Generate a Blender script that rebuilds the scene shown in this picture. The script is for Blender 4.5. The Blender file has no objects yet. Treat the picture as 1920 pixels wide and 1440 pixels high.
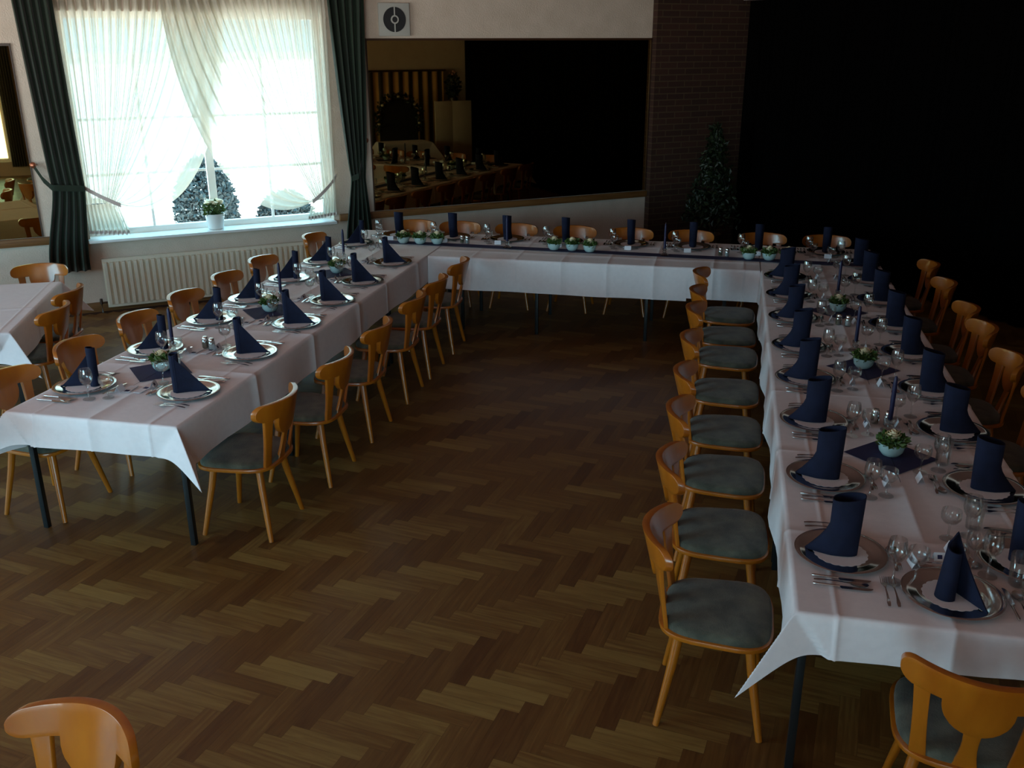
import bpy, math, random
from math import sin, cos, pi, radians, sqrt, exp, atan2
from mathutils import Vector, Matrix

random.seed(7)
SC = bpy.context.scene
COL = SC.collection

# ------------------------------------------------------------------ camera
CX, CY, CZ = 2.7075, -8.2667, 2.6164
cam_data = bpy.data.cameras.new('camera')
cam_data.sensor_fit = 'HORIZONTAL'
cam_data.sensor_width = 36.0
cam_data.lens = 1752.15 / 1920 * 36.0
cam_data.clip_start = 0.05
cam = bpy.data.objects.new('camera', cam_data)
COL.objects.link(cam)
cam.matrix_world = (Matrix.Translation((CX, CY, CZ)) @ Matrix.Rotation(0.2247, 4, 'Z')
                    @ Matrix.Rotation(pi / 2 - 0.3486, 4, 'X') @ Matrix.Rotation(-0.0039, 4, 'Z'))
SC.camera = cam

# ------------------------------------------------------------------ view
SC.view_settings.view_transform = 'Standard'
SC.view_settings.look = 'None'
SC.view_settings.gamma = 1.0
SC.view_settings.use_curve_mapping = False
SC.view_settings.exposure = 0.0
cy = SC.cycles
cy.use_denoising = True
cy.max_bounces = 9
cy.diffuse_bounces = 5
cy.glossy_bounces = 4
cy.transmission_bounces = 6
cy.transparent_max_bounces = 24
cy.caustics_reflective = False
cy.caustics_refractive = False
cy.sample_clamp_indirect = 6.0

# ------------------------------------------------------------------ world: bright overcast sky
world = bpy.data.worlds.new('overcast_sky')
SC.world = world
world.use_nodes = True
wn = world.node_tree
wn.nodes.clear()
wo = wn.nodes.new('ShaderNodeOutputWorld')
wb = wn.nodes.new('ShaderNodeBackground')
tc = wn.nodes.new('ShaderNodeTexCoord')
sx = wn.nodes.new('ShaderNodeSeparateXYZ')
mr = wn.nodes.new('ShaderNodeMapRange')
mr.inputs[1].default_value = -0.10; mr.inputs[2].default_value = 0.60
rmp = wn.nodes.new('ShaderNodeValToRGB')
# sunlit pale ground below the horizon, blue-white sky above it
rmp.color_ramp.elements[0].position = 0.0; rmp.color_ramp.elements[0].color = (0.93, 1.0, 0.97, 1)
rmp.color_ramp.elements[1].position = 1.0; rmp.color_ramp.elements[1].color = (0.20, 0.52, 0.70, 1)
for _p, _c in ((.12, (.93, 1.0, .97, 1)), (.18, (.50, .80, .92, 1)), (.4, (.30, .66, .84, 1))):
    _e = rmp.color_ramp.elements.new(_p); _e.color = _c
wn.links.new(tc.outputs['Generated'], sx.inputs[0])
wn.links.new(sx.outputs[2], mr.inputs[0])
wn.links.new(mr.outputs[0], rmp.inputs[0])
wn.links.new(rmp.outputs[0], wb.inputs[0])
wb.inputs[1].default_value = 13.4
wn.links.new(wb.outputs[0], wo.inputs[0])

# the window wall has its own frame: s along it, d out into the room, z up
WA = radians(37.93)
NX, NY = cos(WA + pi / 2), sin(WA + pi / 2)
TX, TY = cos(WA), sin(WA)
WD = 10.4169
WO = Vector((CX + WD * NX, CY + WD * NY, 0))
def WF(s, d, z=0.0):
    return Vector((WO.x + s * TX - d * NX, WO.y + s * TY - d * NY, z))

def portal(name, s, d, z, w, h, out):
    l = bpy.data.lights.new(name, 'AREA')
    l.shape = 'RECTANGLE'; l.size = w; l.size_y = h
    l.cycles.is_portal = True
    o = bpy.data.objects.new(name, l); COL.objects.link(o)
    o.location = WF(s, d, z)
    # area lights shine along local -Z; it has to look into the room
    dirv = Vector((-NX, -NY, 0)) if out else Vector((NX, NY, 0))
    o.rotation_euler = dirv.to_track_quat('-Z', 'Y').to_euler()
WIN = (0.12, 2.66, 0.76, 2.93)      # window by the radiator: s0 s1 z0 z1
WIN2 = (-5.7, -1.02, 0.30, 2.80)    # window in the opposite wall, seen in the left mirror
FRONT_D = 12.6
WIN3 = (2.4, 7.6, 0.85, 2.9)           # window in the left wall, outside the view: d0 d1 z0 z1
portal('window_daylight', (WIN[0] + WIN[1]) / 2, -0.40, (WIN[2] + WIN[3]) / 2, WIN[1] - WIN[0] + .1, WIN[3] - WIN[2] + .1, True)
portal('opposite_window_daylight', (WIN2[0] + WIN2[1]) / 2, FRONT_D + 0.32, (WIN2[2] + WIN2[3]) / 2, WIN2[1] - WIN2[0] + .1, WIN2[3] - WIN2[2] + .1, False)

l = bpy.data.lights.new('left_window_daylight', 'AREA'); l.shape = 'RECTANGLE'; l.size = WIN3[1] - WIN3[0] + .1; l.size_y = WIN3[3] - WIN3[2] + .1; l.cycles.is_portal = True
o = bpy.data.objects.new('left_window_daylight', l); COL.objects.link(o); o.location = WF(-6.32, (WIN3[0] + WIN3[1]) / 2, (WIN3[2] + WIN3[3]) / 2)
o.rotation_euler = Vector((TX, TY, 0)).to_track_quat('-Z', 'Y').to_euler()

# ------------------------------------------------------------------ materials
def newmat(name):
    m = bpy.data.materials.new(name); m.use_nodes = True
    nt = m.node_tree; nt.nodes.clear()
    out = nt.nodes.new('ShaderNodeOutputMaterial')
    return m, nt, out
def pbsdf(name, col, rough=.5, metal=0.0, spec=.5, coat=0.0, sheen=0.0, alpha=1.0):
    m, nt, out = newmat(name)
    b = nt.nodes.new('ShaderNodeBsdfPrincipled')
    b.inputs['Base Color'].default_value = (*col, 1)
    b.inputs['Roughness'].default_value = rough
    b.inputs['Metallic'].default_value = metal
    b.inputs['Specular IOR Level'].default_value = spec
    b.inputs['Coat Weight'].default_value = coat
    b.inputs['Coat Roughness'].default_value = .12
    b.inputs['Sheen Weight'].default_value = sheen
    nt.links.new(b.outputs[0], out.inputs[0])
    return m, nt, b
def noise_col(m, nt, b, c1, c2, scale=8, stretch=(1, 1, 1), detail=4, lo=.3, hi=.7, bump=0, bscale=None, coord='Object'):
    t = nt.nodes.new('ShaderNodeTexCoord'); mp = nt.nodes.new('ShaderNodeMapping')
    mp.inputs['Scale'].default_value = stretch
    n = nt.nodes.new('ShaderNodeTexNoise'); n.inputs['Scale'].default_value = scale; n.inputs['Detail'].default_value = detail
    r = nt.nodes.new('ShaderNodeValToRGB')
    r.color_ramp.elements[0].position = lo; r.color_ramp.elements[1].position = hi
    r.color_ramp.elements[0].color = (*c1, 1); r.color_ramp.elements[1].color = (*c2, 1)
    nt.links.new(t.outputs[coord], mp.inputs[0]); nt.links.new(mp.outputs[0], n.inputs[0])
    nt.links.new(n.outputs[0], r.inputs[0]); nt.links.new(r.outputs[0], b.inputs['Base Color'])
    if bump:
        n2 = nt.nodes.new('ShaderNodeTexNoise'); n2.inputs['Scale'].default_value = bscale or scale; n2.inputs['Detail'].default_value = 3
        nt.links.new(mp.outputs[0], n2.inputs[0])
        bp = nt.nodes.new('ShaderNodeBump'); bp.inputs['Strength'].default_value = bump; bp.inputs['Distance'].default_value = .01
        nt.links.new(n2.outputs[0], bp.inputs['Height']); nt.links.new(bp.outputs[0], b.inputs['Normal'])
    return r

M = {}
m, nt, b = pbsdf('lacquered_beech', (.5, .2, .03), .32, coat=.5)
noise_col(m, nt, b, (.34, .088, .004), (.44, .132, .007), 14, (1, 1, .12), 5, .3, .75); M['beech'] = m
m, nt, b = pbsdf('chair_upholstery', (.1, .12, .1), .85, sheen=.2)
r = noise_col(m, nt, b, (.034, .034, .022), (.105, .100, .066), 11, (1, 1, 1), 6, .35, .7, .25, 160); M['seat'] = m
m, nt, b = pbsdf('white_damask', (.8, .78, .8), .75, sheen=.15)
noise_col(m, nt, b, (.765, .725, .745), (.79, .75, .768), 30, (1, 1, 1), 2, .4, .6, .10, 9); M['cloth'] = m
m, nt, b = pbsdf('navy_paper', (.012, .018, .07), .85, spec=.25)
noise_col(m, nt, b, (.0050, .0072, .022), (.0075, .011, .034), 20, bump=.1, bscale=60); M['navy'] = m
m, nt, b = pbsdf('navy_runner', (.014, .015, .075), .8)
noise_col(m, nt, b, (.018, .019, .070), (.026, .027, .095), 40); M['mat'] = m
M['candle'] = pbsdf('indigo_wax', (.009, .008, .045), .45, spec=.4)[0]
M['wick'] = pbsdf('burnt_wick', (.3, .28, .25), .9)[0]
M['silver'] = pbsdf('polished_silver', (.80, .80, .78), .10, metal=1)[0]
M['steel'] = pbsdf('cutlery_steel', (.62, .60, .60), .16, metal=1)[0]
m, nt, b = pbsdf('paper_doily', (.75, .72, .74), .9); M['doily'] = m
M['card'] = pbsdf('white_card', (.72, .74, .80), .7)[0]
M['black_metal'] = pbsdf('black_steel', (.006, .008, .009), .35)[0]
M['tabletop'] = pbsdf('table_board', (.12, .07, .04), .5)[0]
m, nt, b = pbsdf('cream_plaster', (.6, .5, .45), .9)
noise_col(m, nt, b, (.65, .53, .43), (.73, .60, .50), 5, detail=6, bump=.5, bscale=70); M['plaster'] = m
M['ceiling'] = pbsdf('ceiling_paint', (.50, .28, .25), .9)[0]
m, nt, b = pbsdf('oak_ledge', (.2, .09, .03), .4)
noise_col(m, nt, b, (.16, .065, .018), (.26, .12, .04), 9, (.3, 3, 8), 5); M['ledge'] = m
M['dark_wood'] = pbsdf('dark_frame_wood', (.05, .02, .008), .4)[0]
M['white_paint'] = pbsdf('white_lacquer', (.8, .8, .78), .35)[0]
M['radiator'] = pbsdf('radiator_enamel', (.80, .72, .58), .4)[0]
M['vent'] = pbsdf('vent_plastic', (.50, .49, .45), .5)[0]
M['vent_dark'] = pbsdf('vent_slats', (.02, .02, .022), .6)[0]
m, nt, b = pbsdf('green_velvet', (.008, .03, .012), .8, sheen=.25)
noise_col(m, nt, b, (.002, .009, .0025), (.006, .020, .0055), 20, (1, 1, .1)); M['green'] = m
M['stage'] = pbsdf('unlit_black', (.0022, .0020, .0020), 1.0, spec=0)[0]  # near-black colour paints in the darkness of the unlit stage opening
M['copper'] = pbsdf('copper_knob', (.5, .18, .10), .3, metal=.8)[0]
M['celadon'] = pbsdf('pale_celadon_ceramic', (.42, .58, .58), .25, coat=.4)[0]
m, nt, b = pbsdf('leaf_green', (.05, .1, .02), .5)
noise_col(m, nt, b, (.02, .06, .012), (.10, .17, .03), 60, lo=.35, hi=.65); M['leaf'] = m
m, nt, b = pbsdf('dark_leaf', (.02, .04, .01), .5)
noise_col(m, nt, b, (.005, .011, .003), (.026, .045, .012), 30, lo=.4, hi=.8); M['darkleaf'] = m
M['rose'] = pbsdf('cream_rose', (.85, .74, .50), .6)[0]
M['pink'] = pbsdf('pink_petal', (.6, .3, .25), .6)[0]
M['soil'] = pbsdf('soil', (.03, .02, .012), .9)[0]
M['terracotta'] = pbsdf('brown_pot', (.06, .03, .015), .6)[0]
M['pepper'] = pbsdf('ground_pepper', (.16, .13, .07), .9)[0]
M['salt'] = pbsdf('white_salt', (.7, .7, .7), .9)[0]
M['render_grey'] = pbsdf('pale_render', (.44, .54, .56), .9)[0]
M['render_white'] = pbsdf('white_render', (.80, .80, .80), .9)[0]
M['roof'] = pbsdf('dark_roof', (.20, .18, .16), .8)[0]
M['hedge'] = pbsdf('hedge_green', (.045, .062, .066), 1.0, spec=.05)[0]

def glassmat(name, tint=(1, 1, 1), refl=.10):
    m, nt, out = newmat(name)
    tr = nt.nodes.new('ShaderNodeBsdfTransparent'); tr.inputs[0].default_value = (*tint, 1)
    gl = nt.nodes.new('ShaderNodeBsdfGlossy'); gl.inputs['Roughness'].default_value = .0
    lw = nt.nodes.new('ShaderNodeLayerWeight'); lw.inputs[0].default_value = .35
    mul = nt.nodes.new('ShaderNodeMath'); mul.operation = 'MULTIPLY_ADD'; mul.inputs[1].default_value = .42; mul.inputs[2].default_value = refl
    mx = nt.nodes.new('ShaderNodeMixShader')
    nt.links.new(lw.outputs['Fresnel'], mul.inputs[0]); nt.links.new(mul.outputs[0], mx.inputs[0])
    nt.links.new(tr.outputs[0], mx.inputs[1]); nt.links.new(gl.outputs[0], mx.inputs[2])
    nt.links.new(mx.outputs[0], out.inputs[0])
    return m
M['glass'] = glassmat('clear_glass', (.965, .975, .975), .05)
M['pane'] = glassmat('window_glass', (.97, .98, .98), .02)

def sheermat():
    m, nt, out = newmat('white_sheer')
    tr = nt.nodes.new('ShaderNodeBsdfTransparent'); tr.inputs[0].default_value = (1, 1, 1, 1)
    df = nt.nodes.new('ShaderNodeBsdfDiffuse'); df.inputs[0].default_value = (.80, .74, .64, 1)
    tl = nt.nodes.new('ShaderNodeBsdfTranslucent'); tl.inputs[0].default_value = (.57, .54, .45, 1)
    a = nt.nodes.new('ShaderNodeMixShader'); a.inputs[0].default_value = .55
    nt.links.new(df.outputs[0], a.inputs[1]); nt.links.new(tl.outputs[0], a.inputs[2])
    lw = nt.nodes.new('ShaderNodeLayerWeight'); lw.inputs[0].default_value = .5
    mm = nt.nodes.new('ShaderNodeMath'); mm.operation = 'MULTIPLY_ADD'; mm.inputs[1].default_value = .50; mm.inputs[2].default_value = .70
    mm.use_clamp = True
    nt.links.new(lw.outputs['Facing'], mm.inputs[0])
    mx = nt.nodes.new('ShaderNodeMixShader')
    nt.links.new(mm.outputs[0], mx.inputs[0]); nt.links.new(tr.outputs[0], mx.inputs[1]); nt.links.new(a.outputs[0], mx.inputs[2])
    nt.links.new(mx.outputs[0], out.inputs[0])
    return m
M['sheer'] = sheermat()
M['fringe'] = pbsdf('curtain_fringe', (.62, .52, .48), .9)[0]

# bronze mirror
m, nt, b = pbsdf('bronze_mirror', (.40, .27, .10), .015, metal=1); M['mirror'] = m

# brick
m, nt, b = pbsdf('dark_brick', (.1, .03, .02), .85)
t = nt.nodes.new('ShaderNodeTexCoord'); br = nt.nodes.new('ShaderNodeTexBrick'); mp = nt.nodes.new('ShaderNodeMapping')
mp.inputs['Rotation'].default_value = (pi / 2, 0, 0)
br.inputs['Color1'].default_value = (.050, .016, .008, 1); br.inputs['Color2'].default_value = (.034, .011, .006, 1)
br.inputs['Mortar'].default_value = (.072, .042, .018, 1)
br.inputs['Scale'].default_value = 1.0; br.inputs['Mortar Size'].default_value = .007
br.inputs['Brick Width'].default_value = .25; br.inputs['Row Height'].default_value = .075
nt.links.new(t.outputs['Object'], mp.inputs[0]); nt.links.new(mp.outputs[0], br.inputs[0]); nt.links.new(br.outputs[0], b.inputs['Base Color'])
bpn = nt.nodes.new('ShaderNodeBump'); bpn.inputs['Strength'].default_value = .6; bpn.inputs['Distance'].default_value = .01; bpn.invert = True
nt.links.new(br.outputs['Fac'], bpn.inputs['Height']); nt.links.new(bpn.outputs[0], b.inputs['Normal']); M['brick'] = m

# striped hanging
m, nt, b = pbsdf('striped_cloth', (.4, .2, .05), .8)
t = nt.nodes.new('ShaderNodeTexCoord'); sp = nt.nodes.new('ShaderNodeSeparateXYZ'); ma = nt.nodes.new('ShaderNodeMath'); ma.operation = 'PINGPONG'; ma.inputs[1].default_value = .11
gt = nt.nodes.new('ShaderNodeMath'); gt.operation = 'GREATER_THAN'; gt.inputs[1].default_value = .055
mxc = nt.nodes.new('ShaderNodeMix'); mxc.data_type = 'RGBA'
mxc.inputs[6].default_value = (.10, .09, .11, 1); mxc.inputs[7].default_value = (.65, .36, .12, 1)
nt.links.new(t.outputs['Object'], sp.inputs[0]); nt.links.new(sp.outputs[0], ma.inputs[0]); nt.links.new(ma.outputs[0], gt.inputs[0])
nt.links.new(gt.outputs[0], mxc.inputs[0]); nt.links.new(mxc.outputs[2], b.inputs['Base Color']); M['stripe'] = m

# parquet: each block has its own tone (attribute), grain runs along it (UV)
m, nt, b = pbsdf('oak_parquet', (.2, .1, .04), .38, spec=.45)
at = nt.nodes.new('ShaderNodeAttribute'); at.attribute_name = 'tone'
uv = nt.nodes.new('ShaderNodeUVMap'); uv.uv_map = 'uv'
mp = nt.nodes.new('ShaderNodeMapping'); mp.inputs['Scale'].default_value = (4, 60, 1)
n1 = nt.nodes.new('ShaderNodeTexNoise'); n1.inputs['Scale'].default_value = 1.0; n1.inputs['Detail'].default_value = 5; n1.inputs['Distortion'].default_value = .6
nt.links.new(uv.outputs[0], mp.inputs[0]); nt.links.new(mp.outputs[0], n1.inputs[0])
r1 = nt.nodes.new('ShaderNodeValToRGB')
r1.color_ramp.elements[0].position = 0; r1.color_ramp.elements[0].color = (.085, .031, .007, 1)
r1.color_ramp.elements[1].position = 1; r1.color_ramp.elements[1].color = (.258, .158, .043, 1)
e = r1.color_ramp.elements.new(.5); e.color = (.152, .070, .017, 1)
ad = nt.nodes.new('ShaderNodeMath'); ad.operation = 'MULTIPLY_ADD'; ad.inputs[1].default_value = .95; ad.inputs[2].default_value = -.475
a2 = nt.nodes.new('ShaderNodeMath'); a2.operation = 'ADD'; a2.use_clamp = True
nt.links.new(n1.outputs[0], ad.inputs[0]); nt.links.new(ad.outputs[0], a2.inputs[0]); nt.links.new(at.outputs['Fac'], a2.inputs[1])
nt.links.new(a2.outputs[0], r1.inputs[0]); nt.links.new(r1.outputs[0], b.inputs['Base Color'])
rr = nt.nodes.new('ShaderNodeMapRange'); rr.inputs[3].default_value = .30; rr.inputs[4].default_value = .50
nt.links.new(n1.outputs[0], rr.inputs[0]); nt.links.new(rr.outputs[0], b.inputs['Roughness'])
M['parquet'] = m
M['joint'] = pbsdf('parquet_joint', (.05, .022, .010), .8)[0]

# ------------------------------------------------------------------ mesh builder
class MB:
    def __init__(s):
        s.v = []; s.f = []; s.mi = []; s.cur = 0
    def add(s, vs, fs):
        k = len(s.v); s.v += [tuple(p) for p in vs]
        for f in fs:
            s.f.append(tuple(i + k for i in f)); s.mi.append(s.cur)
        return s
    def box(s, x0, x1, y0, y1, z0, z1):
        return s.add([(x0, y0, z0), (x1, y0, z0), (x1, y1, z0), (x0, y1, z0), (x0, y0, z1), (x1, y0, z1), (x1, y1, z1), (x0, y1, z1)],
                     [(0, 3, 2, 1), (4, 5, 6, 7), (0, 1, 5, 4), (1, 2, 6, 5), (2, 3, 7, 6), (3, 0, 4, 7)])
    def tube(s, pts, rad, n=10, cap=True):
        pts = [Vector(p) for p in pts]
        if not isinstance(rad, (list, tuple)): rad = [rad] * len(pts)
        vs = []; fs = []
        up = None
        for i, p in enumerate(pts):
            a = pts[max(0, i - 1)]; c = pts[min(len(pts) - 1, i + 1)]
            d = (c - a).normalized()
            if up is None or abs(up.dot(d)) > .95:
                up = Vector((0, 0, 1)) if abs(d.z) < .9 else Vector((1, 0, 0))
            x = d.cross(up).normalized(); y = x.cross(d).normalized()
            for j in range(n):
                t = 2 * pi * j / n
                vs.append(p + (x * cos(t) + y * sin(t)) * rad[i])
        for i in range(len(pts) - 1):
            for j in range(n):
                k = (j + 1) % n
                fs.append((i * n + j, i * n + k, (i + 1) * n + k, (i + 1) * n + j))
        if cap:
            fs.append(tuple(range(n - 1, -1, -1))); m = (len(pts) - 1) * n
            fs.append(tuple(range(m, m + n)))
        return s.add(vs, fs)
    def lathe(s, prof, n=24, c=(0, 0, 0), cap0=True, cap1=True):
        vs = []; fs = []
        for r, z in prof:
            for j in range(n):
                t = 2 * pi * j / n; vs.append((c[0] + r * cos(t), c[1] + r * sin(t), c[2] + z))
        for i in range(len(prof) - 1):
            for j in range(n):
                k = (j + 1) % n; fs.append((i * n + j, i * n + k, (i + 1) * n + k, (i + 1) * n + j))
        if cap0: fs.append(tuple(range(n - 1, -1, -1)))
        if cap1: fs.append(tuple(range((len(prof) - 1) * n, len(prof) * n)))
        return s.add(vs, fs)
    def prism(s, out, z0, z1):
        n = len(out)
        vs = [(x, y, z0) for x, y in out] + [(x, y, z1) for x, y in out]
        fs = [tuple(range(n - 1, -1, -1)), tuple(range(n, 2 * n))]
        fs += [(i, (i + 1) % n, n + (i + 1) % n, n + i) for i in range(n)]
        return s.add(vs, fs)
    def grid(s, fn, us, vs_):
        nu, nv = len(us), len(vs_)
        vs = [fn(u, v) for v in vs_ for u in us]
        fs = [(j * nu + i, j * nu + i + 1, (j + 1) * nu + i + 1, (j + 1) * nu + i) for j in range(nv - 1) for i in range(nu - 1)]
        return s.add(vs, fs)
    def slab(s, fn, us, vs_):
        """fn(u,v,side) -> point; a closed sheet with two faces"""
        nu, nv = len(us), len(vs_); N = nu * nv
        vs = [fn(u, v, 0) for v in vs_ for u in us] + [fn(u, v, 1) for v in vs_ for u in us]
        fs = []
        for j in range(nv - 1):
            for i in range(nu - 1):
                a, b_, c, d = j * nu + i, j * nu + i + 1, (j + 1) * nu + i + 1, (j + 1) * nu + i
                fs.append((a, d, c, b_)); fs.append((N + a, N + b_, N + c, N + d))
        rim = [i for i in range(nu)] + [j * nu + nu - 1 for j in range(1, nv)] + [(nv - 1) * nu + i for i in range(nu - 2, -1, -1)] + [j * nu for j in range(nv - 2, 0, -1)]
        for k in range(len(rim)):
            a, c = rim[k], rim[(k + 1) % len(rim)]
            fs.append((a, c, N + c, N + a))
        return s.add(vs, fs)
    def mesh(s, name, mats, smooth=35, bevel=0):
        me = bpy.data.meshes.new(name)
        me.from_pydata(s.v, [], s.f)
        if not isinstance(mats, (list, tuple)): mats = [mats]
        for m in mats: me.materials.append(m)
        if len(mats) > 1: me.polygons.foreach_set('material_index', s.mi)
        me.validate(); me.update()
        if bevel:
            import bmesh
            bm = bmesh.new(); bm.from_mesh(me)
            bmesh.ops.remove_doubles(bm, verts=bm.verts, dist=1e-5)
            bmesh.ops.recalc_face_normals(bm, faces=bm.faces)
            ed = [e for e in bm.edges if len(e.link_faces) == 2 and e.calc_face_angle(0) > radians(40)]
            bmesh.ops.bevel(bm, geom=ed, offset=bevel, segments=2, affect='EDGES', profile=.6, clamp_overlap=True)
            bm.to_mesh(me); bm.free()
        if smooth:
            me.polygons.foreach_set('use_smooth', [True] * len(me.polygons))
            if smooth < 180: me.set_sharp_from_angle(angle=radians(smooth))
        return me
    def obj(s, name, mats, parent=None, smooth=35, bevel=0, loc=None, rz=0):
        o = bpy.data.objects.new(name, s.mesh(name, mats, smooth, bevel))
        COL.objects.link(o)
        if parent: o.parent = parent
        if loc is not None: o.location = loc
        o.rotation_euler.z = rz
        return o
def tag(o, label, cat, group=None, kind=None):
    o['label'] = label; o['category'] = cat
    if group: o['group'] = group
    if kind: o['kind'] = kind
    return o
def empty(name, loc=(0, 0, 0), rz=0):
    o = bpy.data.objects.new(name, None); COL.objects.link(o)
    o.empty_display_size = .1; o.location = loc; o.rotation_euler = (0, 0, rz)
    return o
def struct(o):
    o['kind'] = 'structure'; return o
def dup(root, loc, rz, label=None, group=None):
    def cp(o, par):
        c = o.copy(); COL.objects.link(c)
        if par: c.parent = par
        for ch in list(o.children): cp(ch, c)
        return c
    r = cp(root, None)
    r.location = loc; r.rotation_euler = (0, 0, rz)
    if label: r['label'] = label
    if group: r['group'] = group
    return r
class Proto:
    """the first placing moves the prototype itself, the others copy it"""
    def __init__(s, root): s.root = root; s.used = False
    def place(s, loc, rz, label, group=None, sc=None):
        if not s.used:
            s.used = True; o = s.root; o.location = loc; o.rotation_euler = (0, 0, rz); o['label'] = label
            if group: o['group'] = group
        else: o = dup(s.root, loc, rz, label, group)
        if sc: o.scale = sc
        return o
def lin(a, b_, n): return [a + (b_ - a) * i / (n - 1) for i in range(n)]
def wlobj(mb, name, mats, smooth=35, bevel=0, parent=None):
    """mesh given in wall coordinates x=s, y=-d (y>0 lies inside the wall), z"""
    return mb.obj(name, mats, parent, smooth, bevel, loc=WO if parent is None else None, rz=WA if parent is None else 0)
def wempty(name, s=0, d=0, z=0):
    return empty(name, WF(s, d, z), WA)

# ------------------------------------------------------------------ floor
def build_floor():
    L, W_ = 0.36, 0.08
    g = .0004
    ang = radians(36.5 - 45)
    R = Matrix.Rotation(ang, 3, 'Z')
    vs = []; fs = []; tone = []; uvs = []
    rng = random.Random(3)
    s_lo, s_hi, d_lo, d_hi = -6.0, 8.45, 0.0, FRONT_D
    def inside(p):
        q = Vector((p.x, p.y, 0)) - Vector((WO.x, WO.y, 0))
        s = q.x * TX + q.y * TY; d = -(q.x * NX + q.y * NY)
        return s_lo < s < s_hi and d_lo < d < d_hi
    def plank(x, y, w, h, horiz):
        c = R @ Vector((x + w / 2, y + h / 2, 0))
        if not inside(c): return
        k = len(vs)
        pts = [(x + g, y + g), (x + w - g, y + g), (x + w - g, y + h - g), (x + g, y + h - g)]
        for px, py in pts: vs.append(tuple(R @ Vector((px, py, 0))))
        fs.append((k, k + 1, k + 2, k + 3))
        # blocks of one direction get a lighter tone than the other
        t = (.64 if horiz else .34) + rng.gauss(0, .13)
        tone.append(min(1, max(0, t)))
        ou, ov = rng.random() * 40, rng.random() * 40
        for px, py in pts:
            a, b_ = (px - x, py - y) if horiz else (py - y, px - x)
            uvs.append((a + ou, b_ + ov))
    # herringbone: with n = L/W, cell pattern shifts by (W,-W) ... rows along the diagonal
    n = 4.5
    # along the zig-zag (1,1) direction step W ; across, step (L,-L)
    K = 160
    for k in range(-K, K):
        for j in range(-26, 27):
            bx = k * W_ + j * L; by = k * W_ - j * L
            plank(bx, by, L, W_, True)
            plank(bx + L - 0 , by - (L - W_) , W_, L, False) if False else plank(bx - W_, by, W_, L, False)
    me = bpy.data.meshes.new('floor')
    me.from_pydata(vs, [], fs)
    at = me.attributes.new('tone', 'FLOAT', 'FACE'); at.data.foreach_set('value', tone)
    ul = me.uv_layers.new(name='uv')
    ul.data.foreach_set('uv', [c for p in uvs for c in p])
    me.materials.append(M['parquet']); me.materials.append(M['joint'])
    o = bpy.data.objects.new('floor', me); COL.objects.link(o); struct(o)
    # the subfloor showing in the joints
    mb = MB(); mb.box(s_lo - .3, s_hi + .3, -d_hi - .3, .3, -.1, -.0008)
    so = wlobj(mb, 'subfloor', M['joint'], 0); so.parent = None; struct(so); so.name = 'floor_base'
build_floor()

# ------------------------------------------------------------------ room shell
H = 3.35
def wall_with_hole(name, s0, s1, hole, y0, y1, mat):
    a, b_, z0, z1 = hole
    mb = MB()
    mb.box(s0, a, y0, y1, 0, H); mb.box(b_, s1, y0, y1, 0, H)
    mb.box(a, b_, y0, y1, 0, z0); mb.box(a, b_, y0, y1, z1, H)
    return struct(wlobj(mb, name, mat, 0))
wall_with_hole('wall_back', -6.0, 8.45, WIN, 0, .36, M['plaster'])
wall_with_hole('wall_front', -6.0, 5.2, WIN2, -FRONT_D - .3, -FRONT_D, M['plaster'])
mb = MB(); mb.box(-6.3, -6.0, -FRONT_D - .3, -WIN3[1], 0, H); mb.box(-6.3, -6.0, -WIN3[0], .36, 0, H)
mb.box(-6.3, -6.0, -WIN3[1], -WIN3[0], 0, WIN3[2]); mb.box(-6.3, -6.0, -WIN3[1], -WIN3[0], WIN3[3], H)
struct(wlobj(mb, 'wall_left', M['plaster'], 0))
mb = MB()
for a, b_ in ((WIN3[0], WIN3[0] + .06), (WIN3[1] - .06, WIN3[1]), ((WIN3[0] + WIN3[1]) / 2 - .05, (WIN3[0] + WIN3[1]) / 2 + .05)): mb.box(-6.2, -6.13, -b_, -a, WIN3[2], WIN3[3])
mb.box(-6.2, -6.13, -WIN3[1], -WIN3[0], WIN3[2], WIN3[2] + .06); mb.box(-6.2, -6.13, -WIN3[1], -WIN3[0], WIN3[3] - .06, WIN3[3])
struct(wlobj(mb, 'window_3', M['white_paint'], 0))
struct(wlobj(MB().box(8.45, 8.7, -FRONT_D - .3, .36, 0, H), 'wall_right', M['stage'], 0))
mb = MB(); mb.box(5.0, 8.45, -9.7, -9.5, 0, H); mb.box(5.0, 5.2, -FRONT_D, -9.7, 0, H)
struct(wlobj(mb, 'wall_alcove', M['plaster'], 0))
struct(wlobj(MB().box(-6.3, 8.7, -FRONT_D - .3, .36, H, H + .2), 'ceiling', M['ceiling'], 0))
# brick pier at the right end of the mirror wall
struct(wlobj(MB().box(6.80, 8.44, -.10, 0, 0, H), 'wall_pier', M['brick'], 0))
# white beam over the dark stage opening
struct(wlobj(MB().box(8.08, 8.25, -9.5, -.101, 3.13, H), 'trim_beam', M['white_paint'], 0))
# black pleated sheet added in place of the opening's unlit depth
mb = MB()
mb.grid(lambda u, v: (8.185 + .035 * sin(u * 26) + .012 * sin(u * 61 + 2), -u, v), lin(.11, 9.45, 420), lin(.01, 3.119, 4))
tag(wlobj(mb, 'unlit_opening_sheet', M['stage'], 180), 'added black pleated sheet standing in for the unlit opening on the right', 'curtain')

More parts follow.
